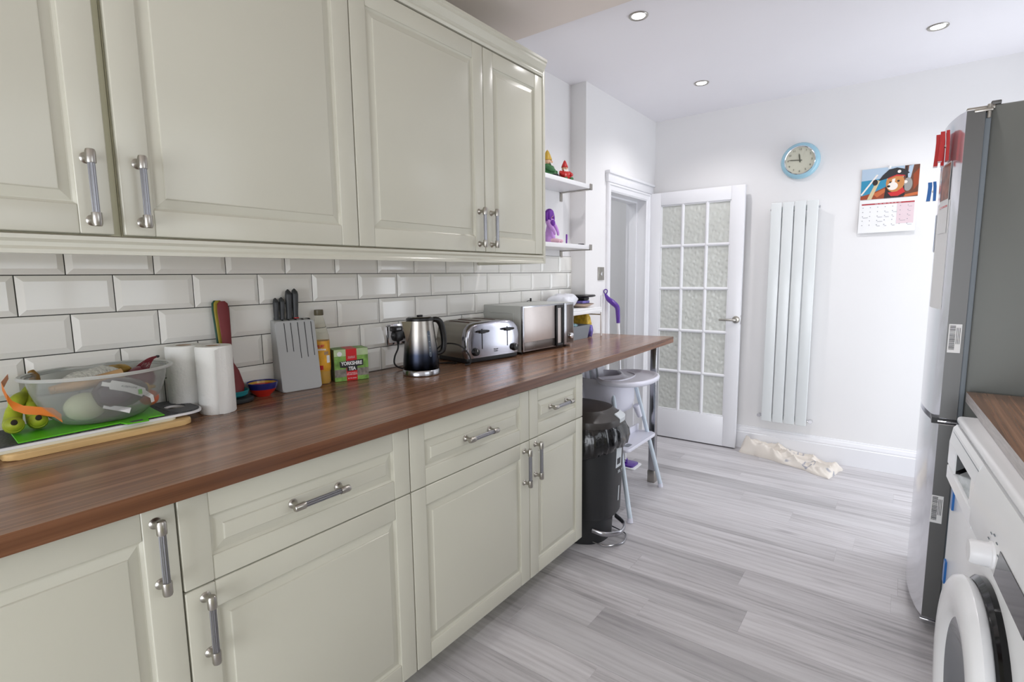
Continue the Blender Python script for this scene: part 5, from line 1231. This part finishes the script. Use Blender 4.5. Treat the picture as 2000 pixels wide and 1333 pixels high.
# white storage rack and what is on it
t = thing('storage_rack', 'white two level storage rack at the end of the worktop', 'rack', (0, 0, H+E0))
RY0, RY1, RX0_, RX1_ = 2.60, 2.93, 0.02, 0.205
def post(x, y): B().box(x-0.005, x+0.005, y-0.005, y+0.005, 0.0, 0.255 if x > 0.1 and y > 2.8 else 0.185, 0.002).obj('post', 'white_gl', t)
for x in (RX0_, RX1_):
    for y in (RY0, RY1+0.05): post(x, y)
B().box(RX0_, RX1_, RY0, RY1+0.05, 0.172, 0.184, 0.002).obj('shelf', 'white_gl', t)
B().box(RX1_-0.001, RX1_+0.002, RY0, RY1+0.05, 0.150, 0.172, 0.001).obj('front_rail', 'white_gl', t)
B().tube([(RX0_, RY1+0.05, 0.135), (RX1_, RY1+0.05, 0.135)], 0.004).obj('cross_bar', 'steel', t)
rz_ = H+E0+0.1846
M['tray_grey'] = mat('grey_plastic_tray', (140, 148, 156), 0.5)
t = thing('grey_tray', 'blue grey plastic tray of snacks under the white rack', 'tray', (0.03, 2.62, H+E0))
bb = B(); x0, x1, y0, y1 = 0, 0.165, 0, 0.235; q = 0.012; zt2 = 0.082
def rg(i, z, s): return [(x0+i-s, y0+i-s, z), (x1-i+s, y0+i-s, z), (x1-i+s, y1-i+s, z), (x0+i-s, y1-i+s, z)]
bb.loft([rg(q, 0, 0), rg(0, zt2, 0), rg(0.003, zt2, 0), rg(q+0.003, 0.003, 0)], True, True, True).obj('tray', 'tray_grey', t, smooth=20)
M['pk_purple'] = mat('purple_wrapper', (150, 70, 150), 0.25, var=0.4, vscale=40); M['pk_orange'] = mat('orange_wrapper', (214, 146, 70), 0.25, var=0.35, vscale=35); M['pk_yel'] = mat('yellow_wrapper', (232, 190, 70), 0.25, var=0.35, vscale=45); M['pk_teal'] = mat('teal_white_wrapper', (150, 190, 200), 0.25, var=0.5, vscale=50); M['pk_blue'] = mat('blue_pink_wrapper', (120, 110, 190), 0.25, var=0.5, vscale=40)
pack('packet', 'teal and white snack packet lying in the grey tray', 'pk_teal', (0.125, 2.70, H+0.082), 0.045, 0.06, 0.015, 0.1, 1)
pack('packet', 'purple and pink snack packet standing in the grey tray', 'pk_purple', (0.100, 2.665, H+0.125), 0.032, 0.045, 0.016, 0.0, 2, tilt=0.2)
pack('packet', 'orange snack packet behind the purple one in the tray', 'pk_orange', (0.070, 2.775, H+0.125), 0.040, 0.055, 0.020, 0.1, 3, tilt=0.3)
o = pack('packet', 'yellow bread packet standing beyond the grey tray', 'pk_yel', (0.110, 2.905, H+0.078), 0.055, 0.026, 0.070, 0.0, 5)
o = pack('packet', 'blue and pink packet standing at the end of the grey tray', 'pk_blue', (0.170, 2.890, H+0.040), 0.020, 0.020, 0.036, 0.2, 9)
t = thing('frying_pan_lid', 'flat black pan lid on top of the white rack pile', 'lid', (0.120, 2.895, rz_+0.062))
B().lathe([(0.0, 0.0), (0.075, 0.0), (0.092, 0.004), (0.094, 0.009), (0.088, 0.014), (0.0, 0.016)], (0, 0, 0), 40, cap0=False, cap1=False, sx=0.8).obj('disc', 'black', t)
B().box(-0.03, 0.03, -0.03, 0.03, -0.020, 0.0, 0.006).obj('underside_grip', 'black', t)
t = thing('woven_plate', 'beige scalloped plate under the black lid on the rack', 'plate', (0.120, 2.875, rz_+0.001))
M['beige'] = mat('beige_ceramic', (212, 190, 172), 0.5, var=0.1, vscale=30)
rings = []
for r, z in ((0.045, 0.0), (0.060, 0.006), (0.088, 0.020), (0.090, 0.021), (0.062, 0.0085), (0.040, 0.004)):
    rings.append([((r+(0.0025*math.sin(24*2*PI*k/96) if r > 0.08 else 0))*math.cos(2*PI*k/96)*0.85, (r+(0.0025*math.sin(24*2*PI*k/96) if r > 0.08 else 0))*math.sin(2*PI*k/96), z) for k in range(96)])
B().loft(rings).obj('plate', 'beige', t, smooth=50)
t = thing('fruit_punnet', 'pile of small items with white and purple wrap between plate and lid', 'packaging', (0.12, 2.885, rz_+0.024))
B().box(-0.03, 0.03, -0.045, 0.045, 0.0, 0.017, 0.004).obj('lower_layer', 'pk_blue', t)
pack('plastic_bag', 'crumpled white plastic bag with blue print lying on the rack', 'bagwhite' if 'bagwhite' in M else mat('white_bag', (228, 230, 238), 0.3, var=0.06, vscale=20, bump=0.3, bscale=30, bdist=0.003), (0.100, 2.680, rz_+0.046), 0.075, 0.085, 0.038, 0.2, 12, 'bag', tilt=0.1)
t = thing('hair_clip', 'small dark clip lying on the microwave top near the tiles', 'clip', (0.03, 2.44, H+E0+0.2385)); B().tube([(0, -0.02, 0.002), (0, 0, 0.006), (0, 0.02, 0.004)], 0.0018).box(-0.004, 0.004, 0.012, 0.020, 0.0, 0.018, 0.001).obj('clip', 'black', t)

# ================================================================== BIN, HIGH CHAIR, MOP
M['bin'] = mat('charcoal_bin', (36, 37, 39), 0.42, bump=0.05, bscale=80); M['binlid'] = mat('brown_black_lid', (58, 54, 52), 0.35); M['binlabel'] = mat('pale_label', (206, 212, 216), 0.4)
BX, BY = 0.452, 2.240
t = thing('pedal_bin', 'black pedal bin with a liner and steel pedal beside the last cabinet', 'bin', (BX, BY, 0))
def dsh(s, x_off=0, e=2.6):   # D-like outline, bulging to +X
    return superell(x_off, 0, 0.238*s, 0.178*s, e, 56)
bb = B(); bb.loft([[(x, y, 0.0) for x, y in dsh(0.83, -0.02)], [(x, y, 0.135) for x, y in dsh(0.86, -0.02)]]).obj('base', 'bin', t, smooth=50)
bb = B(); bb.loft([[(x, y, 0.132) for x, y in dsh(0.90)], [(x, y, 0.145) for x, y in dsh(0.925)], [(x, y, 0.40) for x, y in dsh(0.965)], [(x, y, 0.56) for x, y in dsh(0.985)]]).obj('body', 'bin', t, smooth=50)
bb = B(); bb.loft([[(x, y, 0.578) for x, y in dsh(0.985)], [(x, y, 0.604) for x, y in dsh(0.995)], [(x, y, 0.612) for x, y in dsh(0.985)], [(x, y, 0.638) for x, y in dsh(0.80)], [(x, y, 0.652) for x, y in dsh(0.74)], [(x, y, 0.657) for x, y in dsh(0.5)]]).obj('lid', 'binlid', t, smooth=25)
def wpt(a, z, s, r=0): # point on D by angle
    pass
# bright lid catch
bb = B(); rings = []
for k in range(7):
    a = math.radians(0+30*k/6); c, s_ = math.cos(a), math.sin(a)
    def P_(sc_, z): return (0.238*sc_*abs(c)**(2/2.6), 0.178*sc_*math.copysign(abs(s_)**(2/2.6), s_), z)
    rings.append([P_(1.000, 0.594), P_(1.004, 0.612), P_(0.88, 0.634), P_(0.86, 0.620)])
bb.loft(rings).obj('lid_catch', 'binlabel', t, smooth=30)
# liner: ruffled skirt hanging over the rim
M['liner'] = mat('black_liner', (14, 14, 16), 0.14, coat=0.3, bump=0.7, bscale=18, bdist=0.006)
def ruffle():
    bb = B(); n = 160; rings = []
    for lev, (z, s) in enumerate(((0.582, 0.985), (0.574, 1.01), (0.548, 1.06), (0.512, 1.085), (0.476, 1.05), (0.472, 1.00), (0.50, 0.99))):
        ring = []
        for k in range(n):
            a = 2*PI*k/n; c, s_ = math.cos(a), math.sin(a)
            rf = 0.010*mnoise.noise(Vector((a*6, lev*0.35, 2)))+0.007*mnoise.noise(Vector((a*14, lev*0.5, 5)))
            dip = -0.050*max(0, math.sin(-a-0.1))**2 if lev in (3, 4, 5) else 0
            zz_ = z+0.016*mnoise.noise(Vector((a*3, lev, 8)))*(lev > 1)+dip
            fac = s+rf*(1.6 if 1 < lev < 6 else 0.3)
            ring.append((0.238*fac*math.copysign(abs(c)**(2/2.6), c)+rf*c*0.5, 0.178*fac*math.copysign(abs(s_)**(2/2.6), s_)+rf*s_*0.5, zz_))
        rings.append(ring)
    return bb.loft(rings, True, False, False)
ruffle().obj('liner', 'liner', t, smooth=70)
lb = B(); n = 6; rings = []
def lab(z0, z1, a0, a1, name, m, off=0.0012, par=t):
    bb = B(); rings = []
    for k in range(7):
        a = math.radians(a0+(a1-a0)*k/6); c, s_ = math.cos(a), math.sin(a)
        def Q(z, o_): s2 = 0.925+(z-0.145)*0.157; return ((0.238*s2+o_)*abs(c)**(2/2.6), (0.178*s2+o_)*math.copysign(abs(s_)**(2/2.6), s_), z)
        rings.append([Q(z0, off), Q(z1, off), Q(z1, 0), Q(z0, 0)])
    return bb.loft(rings).obj(name, m, par, smooth=50)
lb = lab(0.375, 0.475, -4, 7, 'label', 'binlabel'); lab(0.39, 0.42, -2, 4, 'label_picture', 'g_dk', 0.0018, lb)
lab(0.20, 0.275, 3, 5, 'care_print', 'binlabel'); 
text('volume_print', '50L T', 0.020, M['binlabel'], t, (0.238*0.963+0.0015, 0.020, 0.352), (math.radians(90), 0, math.radians(90)), 0.0004)
ped = B().tube([(0.150, -0.105, 0.075), (0.205, -0.092, 0.066), (0.246, -0.040, 0.060), (0.254, 0.010, 0.060), (0.232, 0.070, 0.064), (0.170, 0.105, 0.074)], 0.013, 14, 6, flat=0.55).obj('pedal', 'steel_bar', t, smooth=60)
B().tube([(0.140, -0.095, 0.012), (0.215, -0.085, 0.008), (0.258, -0.030, 0.0075), (0.262, 0.020, 0.0075), (0.235, 0.080, 0.008), (0.15, 0.105, 0.012)], 0.0035, 10, 6).obj('floor_hoop', 'steel_bar', t)

# high chair, facing +X
M['hc_white'] = mat('highchair_plastic', (226, 226, 238), 0.3, coat=0.2); M['hc_leg'] = mat('pale_blue_white_tube', (206, 218, 228), 0.35); M['hc_strap'] = mat('grey_strap', (138, 142, 148), 0.7)
HX, HY = 0.385, 2.735
t = thing('high_chair', 'white plastic high chair with a tray under the breakfast bar', 'high chair', (HX, HY, 0))
seat_z = 0.545
# seat shell: lofted rings from back to front
bb = B(); rings = []
def shell(s, z, dx=0, wy=1.0): return [(dx+0.135*s*math.copysign(abs(math.cos(a))**0.8, math.cos(a)), 0.150*s*wy*math.copysign(abs(math.sin(a))**0.8, math.sin(a)), z) for a in [2*PI*k/40 for k in range(40)]]
o1 = [shell(0.72, seat_z-0.030), shell(0.90, seat_z-0.022), shell(1.0, seat_z+0.03), shell(1.05, seat_z+0.12, -0.01), shell(1.10, seat_z+0.165, -0.012), shell(1.08, seat_z+0.168, -0.012), shell(0.99, seat_z+0.12, -0.01), shell(0.93, seat_z+0.03), shell(0.80, seat_z-0.008)]
B().loft(o1).obj('seat_shell', 'hc_white', t, smooth=60)
# backrest
bb = B(); rings = []
for z, x, hw in ((0.62, -0.125, 0.13), (0.70, -0.150, 0.150), (0.76, -0.165, 0.145), (0.81, -0.175, 0.120), (0.835, -0.178, 0.070)):
    ring = []
    for k in range(24):
        a = 2*PI*k/24; ring.append((x+0.012*math.cos(a)+0.05*(abs(math.sin(a))**2)*(hw/0.15), hw*math.sin(a), z))
    rings.append(ring)
B().loft(rings).obj('backrest', 'hc_white', t, smooth=60)
B().tube([(-0.13, -0.02, 0.83), (-0.118, -0.02, 0.76), (-0.10, -0.03, 0.68), (-0.08, -0.04, 0.60)], 0.0125, 8, 4, flat=0.15).obj('harness_strap', 'hc_strap', t)
B().tube([(-0.13, 0.06, 0.82), (-0.118, 0.06, 0.76), (-0.10, 0.05, 0.68), (-0.08, 0.04, 0.60)], 0.0125, 8, 4, flat=0.15).obj('harness_strap', 'hc_strap', t)
# tray: kidney outline, raised rim
def tray_out(d):
    pts = []
    for k in range(72):
        a = 2*PI*k/72; c, s_ = math.cos(a), math.sin(a)
        rx = 0.160-d if c > 0 else 0.150-d; x = 0.115+rx*math.copysign(abs(c)**0.85, c); y = (0.215-d)*math.copysign(abs(s_)**0.9, s_)
        if c < 0: x += 0.10*max(0, 1-(y/(0.13))**2)*(-c)
        pts.append((x, y))
    return pts
TZ0 = 0.712
lv = [(0.012, TZ0-0.020), (0.0, TZ0-0.012), (-0.002, TZ0+0.004), (0.004, TZ0+0.011), (0.012, TZ0+0.011), (0.022, TZ0+0.002), (0.040, TZ0-0.003), (0.07, TZ0-0.004)]
B().loft([[(x, y, z) for x, y in tray_out(d)] for d, z in lv]).obj('tray', 'hc_white', t, smooth=50)
# legs
feet = [(0.655-HX, 2.453-HY), (0.607-HX, 2.999-HY), (-0.27, -0.27), (-0.27, 0.27)]
tops = [(0.080, -0.115), (0.115, 0.120), (-0.085, -0.110), (-0.085, 0.110)]
for (fx, fy), (tx, ty) in zip(feet, tops):
    lgm = B().tube([(tx, ty, seat_z+0.09 if fx > 0 else seat_z+0.02), (fx, fy, 0.012)], [0.0115, 0.0125], 16).obj('leg', 'hc_leg', t)
    B().tube([(fx-(fx-tx)*0.02, fy-(fy-ty)*0.02, 0.024), (fx, fy, 0.0)], [0.0145, 0.015], 16).obj('leg_cap', 'hc_white', lgm)
    B().tube([(tx, ty, seat_z-0.02), (tx+(fx-tx)*0.16, ty+(fy-ty)*0.16, seat_z-0.09)], [0.020, 0.014], 16).obj('leg_socket', 'hc_white', lgm)
# footrest between the front legs
def lp(i, z): f_, t_ = feet[i], tops[i]; q = 1-(z/(seat_z+0.09)); return (t_[0]+(f_[0]-t_[0])*q, t_[1]+(f_[1]-t_[1])*q)
a1, a2 = lp(0, 0.33), lp(1, 0.33)
bb = B(); xm = (a1[0]+a2[0])/2
bb.prism(rrect(xm-0.075, xm+0.045, a1[1]-0.012, a2[1]+0.012, 0.03), 0.340, 0.358, 'z', 0.006, 3)
bb.obj('footrest', 'hc_white', t, smooth=40)
B().box(xm-0.080, xm-0.065, a1[1]-0.01, a2[1]+0.01, 0.345, 0.395, 0.005).obj('footrest_rim', 'hc_white', t)
B().prism(rrect(xm-0.005, xm+0.025, a1[1]+0.04, a1[1]+0.10, 0.01), 0.3582, 0.3588, 'z').obj('footrest_slot', 'hc_strap', t)

# mop
M['mop_purple'] = mat('purple_plastic', (84, 40, 148), 0.3, coat=0.3)
t = thing('floor_mop', 'flat floor mop with white pole and curved purple handle by the doorway', 'mop', (0, 0, 0))
B().tube([(0.282, 3.20, 0.035), (0.236, 3.205, 0.55), (0.214, 3.205, 0.985)], 0.0095, 14).obj('pole', 'white', t)
B().tube([(0.2145, 3.205, 0.970), (0.211, 3.205, 1.030), (0.205, 3.205, 1.075), (0.172, 3.205, 1.105), (0.140, 3.205, 1.128), (0.113, 3.212, 1.160)], [0.0125, 0.0145, 0.0165, 0.019, 0.016, 0.006], 14, 6, flat=1.0).obj('grip', 'mop_purple', t, smooth=60)
B().tube([(0.113, 3.212, 1.160), (0.126, 3.212, 1.170), (0.128, 3.212, 1.186), (0.114, 3.212, 1.192), (0.104, 3.212, 1.180)], 0.0036, 8, 5, closed=True).obj('hanging_loop', 'mop_purple', t)
bb = B().prism(rrect(0.180, 0.365, 3.150, 3.290, 0.015), 0.0, 0.008, 'z', 0.003); bb.obj('pad', 'white', t)
B().prism(rrect(0.197, 0.348, 3.166, 3.272, 0.012), 0.008, 0.020, 'z', 0.004).obj('head_plate', 'mop_purple', t)
B().tube([(0.279, 3.21, 0.02), (0.282, 3.203, 0.05)], 0.014, 12).obj('swivel_joint', 'mop_purple', t)
